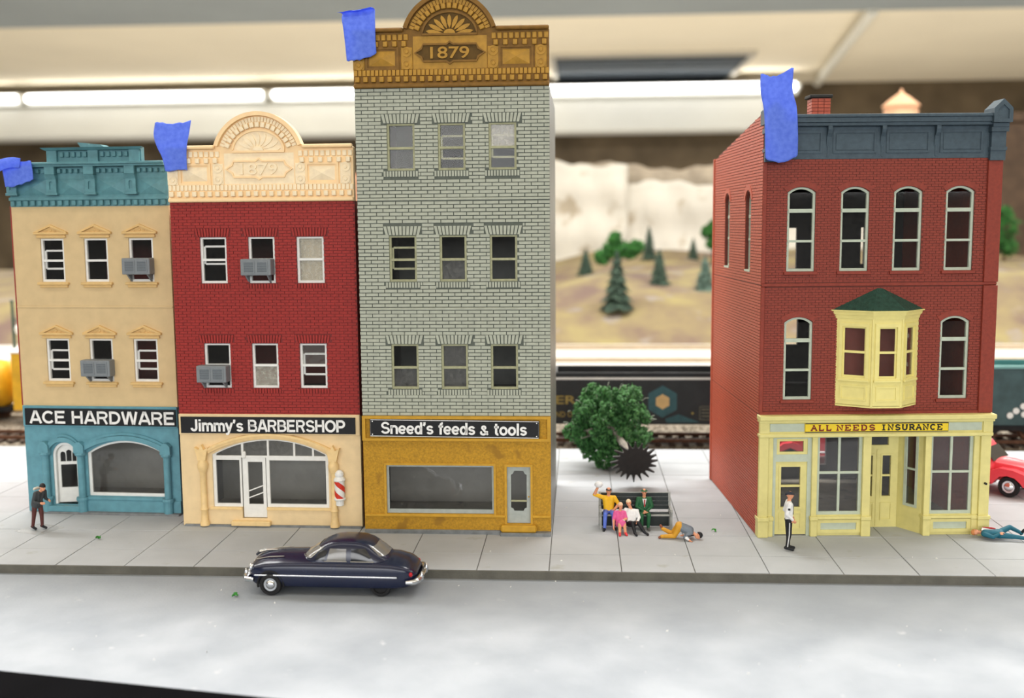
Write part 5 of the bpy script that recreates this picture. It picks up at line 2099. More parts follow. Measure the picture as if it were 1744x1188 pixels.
MB().lathe([(.32, -.05), (.36, 0), (.3, .05)], 14, (10.4, -1.28, 1.3), 'y').build('red_valve_wheel', mat('dull_red', (150, 66, 48), .7, .1, 3), tk)
bogie(tk, 1.9)
bogie(tk, 9.1)
track(53.2, -44, -14, 'rusty track under the yellow freight cars at left', True, None, -.84)
for nm in ('box_car', 'tank_car'):
    bpy.data.objects[nm].location.z = -.53

# lamp post behind at left
lp = thing('lamp_post', 'blurred green lamp post with white globe at the left edge', 'lamp post', (-32.9, 60, -.42))
MB().lathe([(.22, 0), (.2, .4), (.09, .6), (.08, 5.6), (.14, 5.7)], 10).build('post', mat('dark_green_post', (52, 80, 70), .6, .1, 3), lp)
shade(MB().ell((.42, 0, 4.0), (.32, .32, .34), 14, 10).build('globe', M_white, lp))
MB().tube([(0, 0, 4.6), (.25, 0, 4.55), (.42, 0, 4.3)], .04, 6).build('arm', mat('dark_green_post', (0, 0, 0)), lp)

# water tank on legs behind the brick building
M_wt = mat('peach_tank', (226, 176, 138), .7, .08, .8)
wt = thing('water_tower', 'blurred peach water tower with conical roof behind the brick building', 'water tower', (28.95, 100, 4.9))
shade(MB().lathe([(1.5, 9.2), (1.5, 14.85), (1.48, 14.9)], 24).build('tank', M_wt, wt))
shade(MB().lathe([(1.66, 14.75), (1.66, 14.85), (.9, 15.5), (.25, 15.95), (.12, 16.1), (.12, 16.3), (.02, 16.35)], 24).build('conical_roof', M_wt, wt), 30)
for k in range(6):
    zz = 9.6 + k * .95
    MB().lathe([(1.5, zz - .04), (1.54, zz - .02), (1.54, zz + .02), (1.5, zz + .04)], 24).build('hoop', mat('tank_hoop', (150, 110, 84), .7, .1, 2), wt)
MB().lathe([(1.7, 9.0), (1.7, 9.2)], 20).build('deck', M_tie, wt)
for a in range(4):
    x, y = 1.2 * math.cos(R(45 + 90 * a)), 1.2 * math.sin(R(45 + 90 * a))
    MB().tube([(x * 1.3, y * 1.3, -.6), (x, y, 9.1)], .14, 6).build('leg', M_tie, wt)

# dark timber post and hill at right background
ps = thing('timber_post', 'dark blurred timber post beyond the brick building at the right edge', 'post', (47.0, 122, 5))
box('post_shaft', mat('dark_timber', (74, 58, 44), .9, .25, .8), ps, -1.4, 2.4, -1, 1, 0, 15, .1)
box('post_cap', mat('dark_timber', (0, 0, 0)), ps, -2.2, 3.2, -1.3, 1.3, 15, 16, .1)


# ------------------------------------------------------------------ trees
M_leaf = mat('bright_leaf_clumps', (24, 66, 34), .7, .4, 9, second=(84, 146, 76))
M_leafy = mat('green_crown', (26, 78, 34), .8, .35, 2.5, second=(62, 124, 50))
M_con = mat('dark_conifer', (36, 54, 44), .9, .35, 3, second=(70, 90, 74))
M_bark = mat('grey_bark', (134, 128, 118), .8, .15, 4)
M_bark2 = mat('brown_bark', (84, 66, 50), .9, .2, 3)


def leaf_cluster(mb, p, r, rnd):
    """a small folded leaf clump of 8 triangles"""
    u = Vector((rnd.gauss(0, 1), rnd.gauss(0, 1), rnd.gauss(0, 1))).normalized()
    v = u.orthogonal().normalized()
    w = u.cross(v)
    a = rnd.uniform(.5, 1.0)
    vs = [p + u * r * 1.2, p - u * r, p + v * r * .7, p - v * r * .7, p + w * r * a * .5, p - w * r * a * .5]
    mb.add(vs, [(0, 2, 4), (2, 1, 4), (1, 3, 4), (3, 0, 4), (2, 0, 5), (1, 2, 5), (3, 1, 5), (0, 3, 5)])


rnd = random.Random(11)
tr = thing('fallen_model_tree', 'bushy green model tree lying on its side with dark spiked base disc', 'tree', (.95, 41.2, 0))
fol = MB()
ctr = Vector((.22, -.35, 1.72))
lobes = []
for k in range(95):
    d = Vector((rnd.gauss(0, 1), rnd.gauss(0, 1), rnd.gauss(0, 1))).normalized()
    rr = rnd.uniform(.35, 1.0) if k % 3 == 0 else rnd.uniform(.8, 1.03)
    lobes.append((ctr + Vector((d.x * 1.52 * rr, d.y * 1.4 * rr, d.z * 1.42 * rr)), rnd.uniform(.24, .46)))
for c_, r_ in lobes:
    for q in range(105):
        d = Vector((rnd.gauss(0, 1), rnd.gauss(0, 1), rnd.gauss(0, 1))).normalized()
        p = c_ + d * r_ * rnd.uniform(.6, 1.0)
        if p.z < .03:
            p.z = .03 + rnd.random() * .06
        leaf_cluster(fol, p, rnd.uniform(.05, .125), rnd)
o = fol.build('foliage', M_leaf, tr)
stuff(o)
tdir = (Vector((1.02, -3.55, .98)) - ctr).normalized()
base_c = Vector((1.02, -3.55, .98))
MB().tube([tuple(ctr), tuple(ctr.lerp(base_c, .5)), tuple(base_c)], [.14, .13, .17], 10).build('trunk', M_bark, tr)
for k in range(7):
    d = Vector((rnd.gauss(0, 1), rnd.gauss(0, .7), rnd.gauss(0, 1))).normalized()
    a0 = ctr + d * .3
    MB().tube([tuple(a0), tuple(a0 + d * .7), tuple(a0 + d * 1.15 + Vector((0, 0, .1)))], [.05, .035, .015], 6).build('branch', M_bark, tr)
hair = MB()
for k in range(60):
    d = Vector((rnd.gauss(0, 1), rnd.gauss(0, 1), rnd.gauss(0, 1))).normalized()
    s0 = ctr + Vector((d.x * 1.6, d.y * 1.5, d.z * 1.5))
    if s0.z < .2:
        continue
    e_ = s0 + d * rnd.uniform(.1, .3) + Vector((rnd.uniform(-.15, .15), rnd.uniform(-.15, .15), rnd.uniform(-.1, .15)))
    hair.tube([tuple(s0), tuple((s0 + e_) / 2 + Vector((0, 0, .04))), tuple(e_)], .008, 4)
stuff(hair.build('pale_fibres', M_palegrey, tr))
# spiked base disc, turned to face the viewer and tilted up
nT = 20
pts = []
rnd2 = random.Random(4)
for k in range(nT):
    a = 2 * PI * k / nT
    tip = rnd2.uniform(.80, .93)
    for r_, da in ((.585, -.155), (.62, -.09), (tip, .02), (tip, .055), (.62, .10)):
        pts.append((r_ * math.cos(a + da), r_ * math.sin(a + da)))
disc = MB().plate(pts, [], -.035, .035)
ds = disc.build('spiked_base', mat('dark_brown_base', (38, 34, 32), .55, .25, 5), tr)
ds.location = base_c + Vector((0, -.06, 0))
ds.rotation_euler = (R(25), 0, R(6))
MB().lathe([(.24, .06), (.22, .1), (.19, .25), (.17, .35)], 14, (0, .03, 0), 'y').build('base_socket', M_bark, tr).location = base_c


def conifer(label, x, y, h, w, seed, m=None):
    rn = random.Random(seed)
    z0 = hill_z(x, y) - .1
    t = thing('conifer_tree', label, 'tree', (x, y, z0), 0, 'small dark conifers on the hillside')
    MB().tube([(0, 0, 0), (0, 0, h * .95)], [w * .07, w * .02], 6).build('trunk', M_bark2, t)
    f_ = MB()
    for q in range(700):
        tt = rn.random() ** 1.4
        z = h * (.10 + .9 * tt)
        layer = 1.12 - .5 * ((tt * 6.5) % 1)
        r_ = w * .60 * (1 - tt) ** .75 * layer * rn.uniform(.75, 1.08) + .05
        a = rn.uniform(0, 2 * PI)
        ca, sa = math.cos(a), math.sin(a)
        tip = Vector((ca * r_, sa * r_, z - r_ * .35))
        ba = Vector((ca * r_ * .15, sa * r_ * .15, z + r_ * .1))
        sd = Vector((-sa, ca, 0)) * (r_ * .22 + .03)
        f_.add([ba, (ba + tip) / 2 + sd, tip, (ba + tip) / 2 - sd, (ba + tip) / 2 + Vector((0, 0, .12))], [(0, 1, 4), (1, 2, 4), (2, 3, 4), (3, 0, 4), (0, 3, 2, 1)])
    stuff(f_.build('needles', m or M_con, t))
    return t


conifer('largest dark conifer standing low on the hillside, in front of the leafy tree', 3.12, 88.3, 4.9, 2.45, 1)
conifer('small dark conifer on the crest, left of the leafy tree', .64, 104, 2.5, 1.5, 2)
conifer('tall slim conifer on the hill crest just right of the leafy tree', 7.2, 111, 3.4, 1.5, 3)
conifer('mid-sized conifer right of the largest one on the slope', 7.15, 96, 3.1, 1.65, 4)
conifer('tiny conifer on the crest near the brick building', 11.9, 113, 2.3, 1.15, 5)
conifer('grey-green conifer on the slope beside the brick building wall', 10.95, 94, 3.0, 1.75, 6, mat('pale_conifer', (66, 88, 76), .9, .25, 1.5, second=(96, 116, 104)))


def leafy(label, x, y, z0, lobes_, h, seed):
    rn = random.Random(seed)
    t = thing('leafy_tree', label, 'tree', (x, y, z0), 0, 'green leafy trees on the hillside')
    MB().tube([(0, 0, -.3), (.05, 0, h * .4), (0, 0, h * .75)], [.2, .15, .1], 8).build('trunk', M_bark2, t)
    f_ = MB()
    for (lx, lz, lr) in lobes_:
        MB().tube([(0, 0, h * .45), (lx * .6, 0, lz * .8 + h * .08), (lx, 0, lz)], [.09, .07, .04], 6).build('branch', M_bark2, t)
        for q in range(240):
            d = Vector((rn.gauss(0, 1), rn.gauss(0, 1), rn.gauss(0, 1))).normalized()
            leaf_cluster(f_, Vector((lx, 0, lz)) + d * lr * rn.uniform(.5, 1.05), rn.uniform(.14, .24), rn)
    stuff(f_.build('foliage', M_leafy, t))
    return t


leafy('green leafy tree on the hillside seen above the largest conifer', 3.45, 98, 4.2, [(-1.35, 2.2, .7), (-.5, 2.9, .8), (-.15, 3.8, .7), (.5, 2.9, .8), (1.2, 2.7, .7), (1.75, 3.1, .68)], 3.6, 21)
leafy('green leafy tree on the crest half hidden by the brick building', 13.6, 110, 5.3, [(-.5, 3.2, .75), (.4, 2.8, .8), (.2, 3.9, .7), (-.2, 2.0, .5)], 4, 22)
leafy('green tree peeking out right of the brick building', 43.2, 112, 5.2, [(-.8, 2.4, 1.0), (.3, 3.6, 1.2), (.4, 1.6, 1.0), (-.2, 4.8, .9)], 5, 23)

# ------------------------------------------------------------------ bench
M_bench = mat('black_green_bench', (38, 46, 46), .55, .15, 5)
M_bend = mat('grey_bench_end', (150, 152, 148), .55, .1, 5)
bn = thing('park_bench', 'black slatted bench with grey ends in the gap between grey and brown-red buildings', 'bench', (1.74, 32.72, 0), R(1.5))
for k in range(4):
    z = .50 + k * .125
    y = .20 + k * .035
    MB().box(-1.06, 1.06, y - .02, y + .02, z, z + .124, .006).build('back_slat', M_bench, bn)
for k in range(3):
    MB().box(-1.06, 1.06, -.30 + k * .155, -.17 + k * .155, .40, .435, .01).build('seat_slat', M_bend if k == 0 else M_bench, bn)
box('front_panel', M_bench, bn, -1.04, 1.04, -.10, -.06, .04, .38)
box('top_rail', M_bend, bn, -1.06, 1.06, .29, .33, .985, 1.01)
for s_ in (-1, 1):
    e_ = MB()
    e_.plate([(0, 0), (.12, 0), (.14, .36), (.46, .36), (.46, 0), (.60, 0), (.74, 1.02), (.64, 1.02), (.56, .62), (.0, .62), (-.04, .55), (.02, .38)], [[(.14, .44), (.50, .44), (.52, .55), (.10, .55)]], -.035, .035)
    e_.v = [(yy, x - .36, z) for x, yy, z in e_.v]
    e_.f = [q[::-1] for q in e_.f]
    o = e_.build('bench_end', M_bend, bn)
    o.location = (s_ * 1.09, 0, 0)

# ------------------------------------------------------------------ painted figures
M_skin = mat('painted_skin', (226, 158, 122), .6, .06, 8)
M_eye = mat('painted_eye', (30, 24, 22), .5, .1, 8)
M_lip = mat('painted_mouth', (168, 84, 74), .6, .1, 8)


def person(label, J, cols, loc, rz, scale=1.0, head_dir=(0, -1, 0), head_up=(0, 0, 1), skirt=None, jacket=None, group='painted miniature people', girth=1.0, rot=None, curl=.6):
    """one continuous body grown from tapered limbs, voxel-fused and smoothed, painted by region"""
    root = thing('person', label, 'person', loc, rz, group, rot)
    root.scale = (scale,) * 3
    V = {k: Vector(v) for k, v in J.items()}
    prims = []      # (a, ra, b, rb, tag)

    def limb(a, ra, b_, rb, tg):
        prims.append((Vector(a), ra, Vector(b_), rb, tg))
    g = girth
    for s_ in 'LR':
        limb(V['sh' + s_], .072 * g, V['el' + s_], .056 * g, 'sleeve_up')
        limb(V['el' + s_], .054 * g, V['wr' + s_], .040 * g, 'sleeve_low')
        limb(V['hip' + s_], .098 * g, V['kn' + s_], .070 * g, 'thigh')
        limb(V['kn' + s_], .068 * g, V['an' + s_], .050 * g, 'shin')
        f_ = V['toe' + s_] - V['an' + s_]
        limb(V['an' + s_] - f_ * .22, .048, V['toe' + s_], .044, 'shoe')
        # hand: palm, four unequal fingers, thumb from the side of the palm
        d = (V['wr' + s_] - V['el' + s_]).normalized()
        pn = V.get('palm' + s_, None)
        pn = (Vector(pn) if pn is not None else Vector((-1 if s_ == 'L' else 1, 0, 0)))
        pn = (pn - d * pn.dot(d)).normalized()
        sd_ = d.cross(pn)
        pc = V['wr' + s_] + d * .055
        limb(V['wr' + s_] + d * .01, .034, pc + d * .025, .037, 'hand')
        for k, (off, ln) in enumerate(((-.033, .060), (-.011, .072), (.011, .068), (.033, .052))):
            r0 = pc + d * .045 + sd_ * off
            mid = r0 + d * ln * .55 + pn * ln * .25 * curl
            tip = mid + d * ln * .4 * (1 - curl * .5) + pn * ln * .5 * curl
            limb(r0, .0135, mid, .0125, 'hand')
            limb(mid, .0125, tip, .011, 'hand')
        th = V['wr' + s_] + d * .03 - sd_ * .03
        limb(th, .015, th - sd_ * .03 + d * .03 + pn * .02, .014, 'hand')
        limb(th - sd_ * .03 + d * .03 + pn * .02, .014, th - sd_ * .03 + d * .065 + pn * .035, .012, 'hand')
    pel = (V['hipL'] + V['hipR']) / 2
    chs = (V['shL'] + V['shR']) / 2
    ax = (V['shL'] - V['shR']).normalized()
    hx = (V['hipL'] - V['hipR']).normalized()
    sp = chs - pel
    limb(V['hipL'] * .8 + pel * .2, .112 * g, V['hipR'] * .8 + pel * .2, .112 * g, 'pelvis')
    for o_ in (-1, 1):
        limb(pel + hx * .055 * o_ + sp * .12, .112 * g, pel + sp * .55 + ax * .06 * o_, .112 * g, 'torso')
        limb(pel + sp * .5 + ax * .065 * o_, .115 * g, chs - sp * .10 + ax * .085 * o_, .112 * g, 'torso')
    limb(V['shL'] * .85 + chs * .15, .072, V['shR'] * .85 + chs * .15, .072, 'torso')
    hc = V['head']
    hd_, hu = Vector(head_dir).normalized(), Vector(head_up).normalized()
    hr = hd_.cross(hu).normalized()
    hu = hr.cross(hd_).normalized()
    limb(chs + sp.normalized() * .03, .058, hc - hu * .06, .052, 'neck')
    mb = MB()
    for a, ra, b_, rb, tg in prims:
        mb.capsule(a, ra, b_, rb, 12)
    # head: skull, jaw, nose, ears
    Mh = Matrix((hr, hd_, hu)).transposed()
    mb.ell(hc + hu * .025, (.080, .098, .098), 16, 12, Mh)
    mb.ell(hc - hu * .045 + hd_ * .02, (.062, .076, .075), 14, 10, Mh)
    mb.ell(hc - hu * .012 + hd_ * .100, (.016, .026, .026), 8, 6, Mh)
    for s_ in (-1, 1):
        mb.ell(hc + hr * .082 * s_ - hu * .005 - hd_ * .005, (.012, .022, .032), 8, 6, Mh)
    if skirt:
        for a, ra, b_, rb in skirt:
            mb.capsule(a, ra, b_, rb, 12)
            prims.append((Vector(a), ra, Vector(b_), rb, 'skirt'))
    if jacket:
        for a, ra, b_, rb in jacket:
            mb.capsule(a, ra, b_, rb, 12)
            prims.append((Vector(a), ra, Vector(b_), rb, 'torso'))
    tmp = mb.build('body', None, None)
    rm = tmp.modifiers.new('fuse', 'REMESH')
    rm.mode = 'VOXEL'
    rm.voxel_size = .0125
    sm = tmp.modifiers.new('smooth', 'SMOOTH')
    sm.iterations = 3
    sm.factor = .5
    dg = bpy.context.evaluated_depsgraph_get()
    me = bpy.data.meshes.new_from_object(tmp.evaluated_get(dg))
    bpy.data.objects.remove(tmp)
    tags = ['torso', 'sleeve_up', 'sleeve_low', 'hand', 'pelvis', 'thigh', 'shin', 'shoe', 'neck', 'skirt', 'head']
    slots, idx = [], {}
    for tg in tags:
        m = cols.get(tg, M_skin)
        if m not in slots:
            slots.append(m)
        idx[tg] = slots.index(m)
    me.materials.clear()
    for m in slots:
        me.materials.append(m)
    import numpy as np
    n = len(me.polygons)
    cen = np.empty(n * 3)
    me.polygons.foreach_get('center', cen)
    cen = cen.reshape(-1, 3)
    best = np.full(n, 1e9)
    bi = np.zeros(n, int)
    for a, ra, b_, rb, tg in prims:
        a_, d = np.array(a), np.array(b_ - a)
        t = np.clip(((cen - a_) @ d) / max(d @ d, 1e-9), 0, 1)
        ds_ = np.linalg.norm(cen - a_ - t[:, None] * d, axis=1) - (ra + (rb - ra) * t)
        w = ds_ < best
        best[w] = ds_[w]
        bi[w] = idx[tg]
    rel = cen - np.array(hc)
    inh = np.linalg.norm(np.stack([rel @ np.array(hr) / .1, rel @ np.array(hd_) / .14, (rel @ np.array(hu)) / .135], 1), axis=1) < 1
    bi[inh] = idx['head']
    me.polygons.foreach_set('material_index', bi)
    me.polygons.foreach_set('use_smooth', [True] * n)
    me.name = 'body'
    body = link('body', me, root)
    ey = MB()
    for s_ in (-1, 1):
        ey.ell(hc + hr * .030 * s_ + hu * .012 + hd_ * .090, (.011, .010, .009), 8, 6, Mh)
    ey.build('eyes', M_eye, root)
    MB().ell(hc - hu * .058 + hd_ * .094, (.024, .008, .007), 8, 6, Mh).build('mouth', M_lip, root)
    return root, hc, Mh


def cap_hair(root, hc, Mh, m, name='hair', low=-.02, r=(.090, .108, .112), brim=None, back=-.012):
    """close cap of hair or hat over the skull"""
    rings = []
    for i in range(9):
        th = PI * .5 * i / 8
        ring = []
        for k in range(20):
            a = 2 * PI * k / 20
            zz = r[2] * math.sin(th)
            rr = math.cos(th) * .999 + .001
            dip = (low - .05 * max(0, -math.sin(a))) if i == 0 else 0
            ring.append(hc + Mh @ Vector((r[0] * rr * math.cos(a), back + r[1] * rr * math.sin(a), .03 + zz + dip)))
        rings.append(ring)
    o = MB().rings(rings).build(name, m, root, True)
    if brim:
        b_ = MB()
        rg = []
        for rr, z in ((brim[0], .03), (brim[0] * 1.02, .036), (.8, .05)):
            rg.append([hc + Mh @ Vector((r[0] * rr * math.cos(2 * PI * k / 20), back + brim[1] + r[1] * rr * math.sin(2 * PI * k / 20), z + .012)) for k in range(20)])
        b_.rings(rg).build(name + '_brim', m, o)
    return o


STAND = dict(shL=(.19, 0, 1.39), shR=(-.19, 0, 1.39), elL=(.25, .03, 1.12), elR=(-.25, .03, 1.12), wrL=(.25, -.06, .90), wrR=(-.25, -.06, .90),
             hipL=(.09, 0, .90), hipR=(-.09, 0, .90), knL=(.10, -.01, .49), knR=(-.10, -.01, .49), anL=(.10, .03, .085), anR=(-.10, .03, .085),
             toeL=(.11, -.13, .045), toeR=(-.11, -.13, .045), head=(0, -.015, 1.62))


def col(name, rgb, rough=.6):
    return mat('paint_' + name, rgb, rough, .08, 8)


P_white, P_black, P_hair = col('white', (232, 232, 232)), col('black', (24, 25, 30)), col('dark_hair', (36, 32, 32))
# policeman, side view, facing right
J = dict(STAND)
J.update(elR=(-.24, .09, 1.13), wrR=(-.19, -.08, .95), elL=(.24, .08, 1.13), wrL=(.2, -.08, .95), anR=(-.09, .05, .085), toeR=(-.10, -.12, .045), anL=(.09, -.02, .085), toeL=(.10, -.18, .045))
cols = dict(torso=P_white, sleeve_up=P_white, sleeve_low=P_white, pelvis=P_black, thigh=P_black, shin=P_black, shoe=P_black)
p, hc, Mh = person('person in white shirt and dark striped trousers standing before the yellow shopfront', J, cols, (6.02, 30.42, 0), R(88), 1.0)
cap_hair(p, hc, Mh, mat('navy_cap', (40, 44, 56), .6, .1, 6), 'cap', .03, (.105, .122, .09), (1.15, .03))
st_ = MB()
st_.tube([(-.205, .0, .86), (-.182, .0, .5), (-.165, .04, .14)], .014, 6)
st_.build('trouser_stripe', P_white, p)
MB().box(-.285, -.268, -.0, .07, 1.24, 1.30, .004).build('arm_patch', P_black, p)
box('necktie', P_black, p, -.02, .02, -.135, -.118, 1.06, 1.36)

# old man at the left, stooping, facing right, on a clear base
J = dict(STAND)
J.update(shL=(.18, -.16, 1.26), shR=(-.18, -.16, 1.26), head=(0, -.30, 1.44), elL=(.24, -.12, 1.0), elR=(-.24, -.10, .98), wrL=(.16, -.36, .98), wrR=(-.17, -.34, .96),
         anL=(.10, -.06, .085), toeL=(.11, -.22, .045), anR=(-.11, .14, .085), toeR=(-.13, -.02, .045), knR=(-.11, .05, .49), knL=(.1, -.06, .49))
cd, cm_ = col('charcoal_coat', (62, 66, 68)), col('maroon', (88, 44, 40))
cols = dict(torso=cd, sleeve_up=cd, sleeve_low=cd, pelvis=cm_, thigh=cm_, shin=cm_, shoe=P_black)
p, hc, Mh = person('stooping person in charcoal jacket and maroon trousers outside the teal shopfront', J, cols, (-16.98, 31.72, .015), R(68), .95, head_dir=(0, -1, -.25),
                   jacket=[((.05, 0, .86), .155, (.04, -.02, 1.0), .14), ((-.05, 0, .86), .155, (-.04, -.02, 1.0), .14)])
cap_hair(p, hc, Mh, P_hair, 'hair', -.0)
MB().box(-.18, .18, -.02, .02, -.02, .02, .01)
sc_ = MB()
sc_.tube([(-.12, -.02, 1.36), (-.06, .0, 1.38), (.06, .0, 1.38), (.12, -.02, 1.36)], [.03, .05, .05, .03], 8)
sc_.build('pale_collar', col('pale_collar', (214, 210, 196)), p)
M_clear = glass_mat('clear_plastic', .16, dust_col=(.7, .7, .68), gloss=.12)
bs = MB().box(-.5, .52, -.58, .52, -.015, .0, .004)
bs.build('clear_base', M_clear, p)

# seated figures
SIT = dict(shL=(.19, .06, .98), shR=(-.19, .06, .98), elL=(.25, .0, .74), elR=(-.25, .0, .74), wrL=(.10, -.26, .62), wrR=(-.10, -.26, .62), hipL=(.09, .02, .52), hipR=(-.09, .02, .52),
           knL=(.12, -.40, .53), knR=(-.12, -.40, .53), anL=(.12, -.42, .085), anR=(-.12, -.42, .085), toeL=(.13, -.57, .045), toeR=(-.13, -.57, .045), head=(0, .03, 1.21))
cy, cj = col('yellow_shirt', (236, 184, 34)), col('blue_jeans', (92, 118, 210))
J = dict(SIT)
J.update(shR=(-.20, .05, 1.0), elR=(-.47, .02, 1.10), wrR=(-.37, -.06, 1.36), palmR=(1, -.3, 0), elL=(.33, .02, .76), wrL=(.16, -.14, .62), anL=(.13, -.34, .085), toeL=(.17, -.48, .045), anR=(-.18, -.46, .085), toeR=(-.22, -.60, .045), knR=(-.15, -.38, .54))
cols = dict(torso=cy, sleeve_up=cy, pelvis=cj, thigh=cj, shin=cj, shoe=P_black)
p, hc, Mh = person('person in yellow shirt and blue jeans on the bench with one arm raised', J, cols, (.92, 32.70, -.03), R(4), .95, girth=1.05)
cap_hair(p, hc, Mh, P_hair, 'cap', .035, (.092, .11, .08), (1.05, .03))
wb_ = MB().ell((0, 0, 0), (.13, .11, .10), 14, 10)
o = wb_.build('held_cap', P_white)
shade(o, 80)
o.location = (.60, 32.58, 1.36)
tag(o, 'small white rounded object held up in the hand of the yellow-shirted person', 'cap')

cg = col('green_suit', (34, 92, 56))
J = dict(SIT)
J.update(wrL=(.04, -.24, .62), wrR=(-.04, -.22, .64), elL=(.26, -.02, .74), elR=(-.26, -.02, .74), palmL=(-1, 0, .2), palmR=(1, 0, .2), anL=(.10, -.36, .085), toeL=(.12, -.5, .045))
cols = dict(torso=cg, sleeve_up=cg, sleeve_low=cg, pelvis=cg, thigh=cg, shin=cg, shoe=col('grey_shoe', (90, 92, 88)))
p, hc, Mh = person('person in green suit and green hat seated on the bench with clasped hands', J, cols, (2.02, 32.68, -.03), R(2), .93, girth=1.05)
cap_hair(p, hc, Mh, cg, 'hat', .03, (.095, .112, .085), (1.3, .0))
v_ = MB()
v_.add([(-.075, -.10, 1.02), (.075, -.10, 1.02), (0, -.135, .72), (0, -.155, .98)], [(0, 2, 3), (3, 2, 1), (0, 3, 1), (0, 1, 2)])
v_.build('shirt_front', P_white, p)
MB().box(-.018, .018, -.165, -.135, .76, 1.0, .004).build('necktie', col('red_tie', (176, 34, 40)), p)

# couple reclining against the front of the bench
pk = col('pink_dress', (222, 92, 150))
RECL = dict(shL=(.165, .12, .66), shR=(-.165, .12, .66), elL=(.22, .0, .46), elR=(-.24, .02, .44), wrL=(.06, -.18, .42), wrR=(-.25, -.10, .22), hipL=(.085, -.02, .27), hipR=(-.085, -.02, .27),
            knL=(.09, -.34, .40), knR=(-.07, -.34, .40), anL=(.11, -.50, .085), anR=(-.09, -.52, .085), toeL=(.14, -.63, .045), toeR=(-.11, -.66, .045), head=(.02, .10, .90))
J = dict(RECL)
cols = dict(torso=pk, sleeve_up=pk, pelvis=pk, thigh=pk, skirt=pk, shoe=col('red_shoe', (224, 60, 64)))
p, hc, Mh = person('person in pink dress and red shoes reclining below the bench', J, cols, (1.26, 32.16, 0), R(6), .86, head_dir=(.25, -1, .1),
                   skirt=[((0, -.02, .30), .15, (.01, -.32, .38), .13)])
cap_hair(p, hc, Mh, col('blond_hair', (236, 196, 160)), 'hair', .0)
MB().ell((.04, -.24, .46), (.09, .06, .035), 10, 6).build('white_gloves', P_white, p, True)
J = dict(RECL)
J.update(shL=(.20, .10, .68), shR=(-.18, .16, .72), elR=(-.30, .10, .52), wrR=(-.28, -.02, .40), elL=(.27, .0, .48), wrL=(.20, -.2, .40), knL=(.22, -.32, .36), knR=(.0, -.34, .38), anL=(.40, -.50, .09), toeL=(.50, -.62, .05), anR=(.06, -.54, .085), toeR=(.10, -.68, .045), head=(-.08, .12, .97))
cols = dict(torso=P_white, sleeve_up=P_white, sleeve_low=P_white, pelvis=P_black, thigh=P_black, shin=P_black, shoe=P_black)
p, hc, Mh = person('person in white shirt and black trousers leaning beside the pink dress, below the bench', J, cols, (1.60, 32.20, 0), R(4), .88, head_dir=(-.3, -1, 0), head_up=(-.25, 0, 1), girth=1.08)
cap_hair(p, hc, Mh, col('blond_hair2', (240, 214, 176)), 'hair', .02)

# fallen figure doubled over, head on the ground to the right
cmu, cgr, cbr = col('mustard_trousers', (206, 150, 40)), col('grey_shirt', (112, 122, 132)), col('brown_shoe', (136, 76, 52))
J = dict(shL=(.44, .12, .27), shR=(.42, -.16, .25), elL=(.42, .24, .12), elR=(.24, -.26, .14), wrL=(.26, .28, .05), wrR=(.34, -.30, .07), hipL=(.06, .10, .42), hipR=(.05, -.09, .42),
         knL=(-.16, .12, .12), knR=(-.10, -.10, .11), anL=(-.48, .12, .28), anR=(-.50, -.12, .09), toeL=(-.54, .12, .38), toeR=(-.58, -.12, .05), head=(.68, -.06, .13))
cols = dict(torso=cgr, sleeve_up=cgr, sleeve_low=P_white, pelvis=cmu, thigh=cmu, shin=cmu, shoe=cbr)
p, hc, Mh = person('person in mustard trousers and grey shirt doubled over on the pavement', J, cols, (2.94, 31.46, .0), R(-4), .92, head_dir=(.25, -.3, -1), head_up=(1, 0, .1), girth=1.2)
cap_hair(p, hc, Mh, P_black, 'hair', .0)
st_ = MB()
for dy in (-.03, .03):
    st_.tube([(.24, -.26 + dy, .20), (.40, -.25 + dy, .17), (.52, -.2 + dy, .18)], .012, 6)
st_.build('sleeve_stripes', P_black, p)

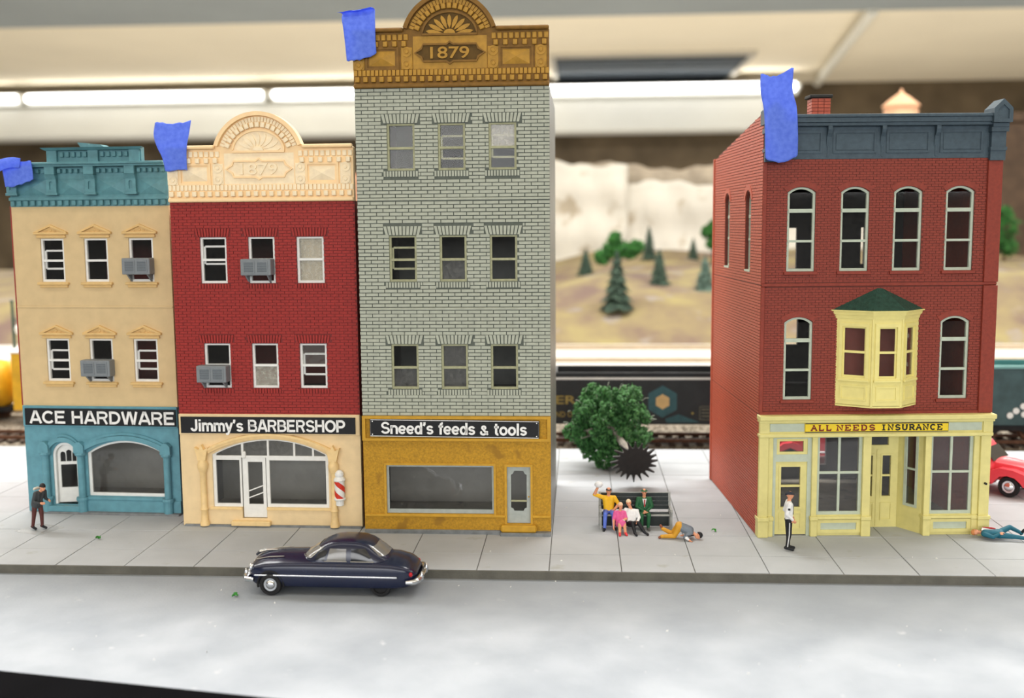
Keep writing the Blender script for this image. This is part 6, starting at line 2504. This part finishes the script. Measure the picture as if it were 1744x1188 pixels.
# figure in teal suit lying on its back at the right
ct_ = col('teal_suit', (24, 96, 116))
J = dict(shL=(-.30, .20, .20), shR=(-.34, -.16, .18), elL=(-.06, .27, .16), elR=(-.08, -.26, .13), wrL=(.14, .26, .20), wrR=(.10, -.20, .22), hipL=(.14, .10, .20), hipR=(.14, -.09, .17),
         knL=(.46, .30, .34), knR=(.54, -.10, .15), anL=(.78, .12, .22), anR=(.93, -.10, .12), toeL=(.84, .08, .34), toeR=(.96, -.10, .27), head=(-.55, .02, .17), palmL=(0, 0, -1), palmR=(0, 0, -1))
cols = dict(torso=ct_, sleeve_up=ct_, sleeve_low=ct_, pelvis=ct_, thigh=ct_, shin=ct_, shoe=P_black)
p, hc, Mh = person('person in teal suit with white shirt lying on the pavement by the brick building', J, cols, (12.33, 31.72, .0), R(-14), .95, head_dir=(.1, -.5, 1), head_up=(-1, 0, .1), girth=1.1)
cap_hair(p, hc, Mh, col('ginger_hair', (210, 138, 84)), 'hair', .02)
v_ = MB()
v_.add([(-.40, -.07, .27), (-.38, .13, .28), (.10, .05, .31), (-.36, .03, .345)], [(0, 2, 3), (3, 2, 1), (0, 3, 1), (0, 1, 2)])
v_.build('shirt_front', P_white, p)
t_ = MB()
t_.tube([(-.36, .03, .345), (-.1, .035, .335), (.02, .04, .325)], [.015, .03, .012], 6)
t_.build('necktie', col('red_tie', (176, 34, 40)), p)

# ------------------------------------------------------------------ scraps on the pavement
M_scrap = mat('green_foam_scrap', (58, 140, 52), .8, .2, 10)
for i, (x, y, z, lb) in enumerate(((4.12, 32.2, 0, 'green foam scrap on the pavement left of the yellow shopfront'), (-14.6, 30.75, 0, 'green foam scrap on the pavement before the teal shopfront'), (-9.05, 26.62, ZR, 'green foam scrap on the road by the car bumper'))):
    mb = MB()
    rn = random.Random(i)
    for k in range(9):
        leaf_cluster(mb, Vector((rn.uniform(-.06, .06), rn.uniform(-.05, .05), rn.uniform(.03, .09))), .045, rn)
    o = mb.build('foam_scrap', M_scrap)
    o.location = (x, y, z)
    tag(o, lb, 'scrap', 'green scraps on the ground')
cr = MB()
rn = random.Random(5)
for k in range(90):
    if k < 55:
        x, y, z = rn.uniform(-3, 12.5), rn.uniform(28.8, 36), .004
        if x > 5 and y > 31.5:
            continue
    else:
        x, y, z = rn.uniform(-16, 12), rn.uniform(22, 28.2), ZR
    leaf_cluster(cr, Vector((x, y, z + .012)), rn.uniform(.015, .035), rn)
o = stuff(cr.build('crumbs', M_white))
tag(o, 'tiny white crumbs scattered over pavement and road', 'crumbs')
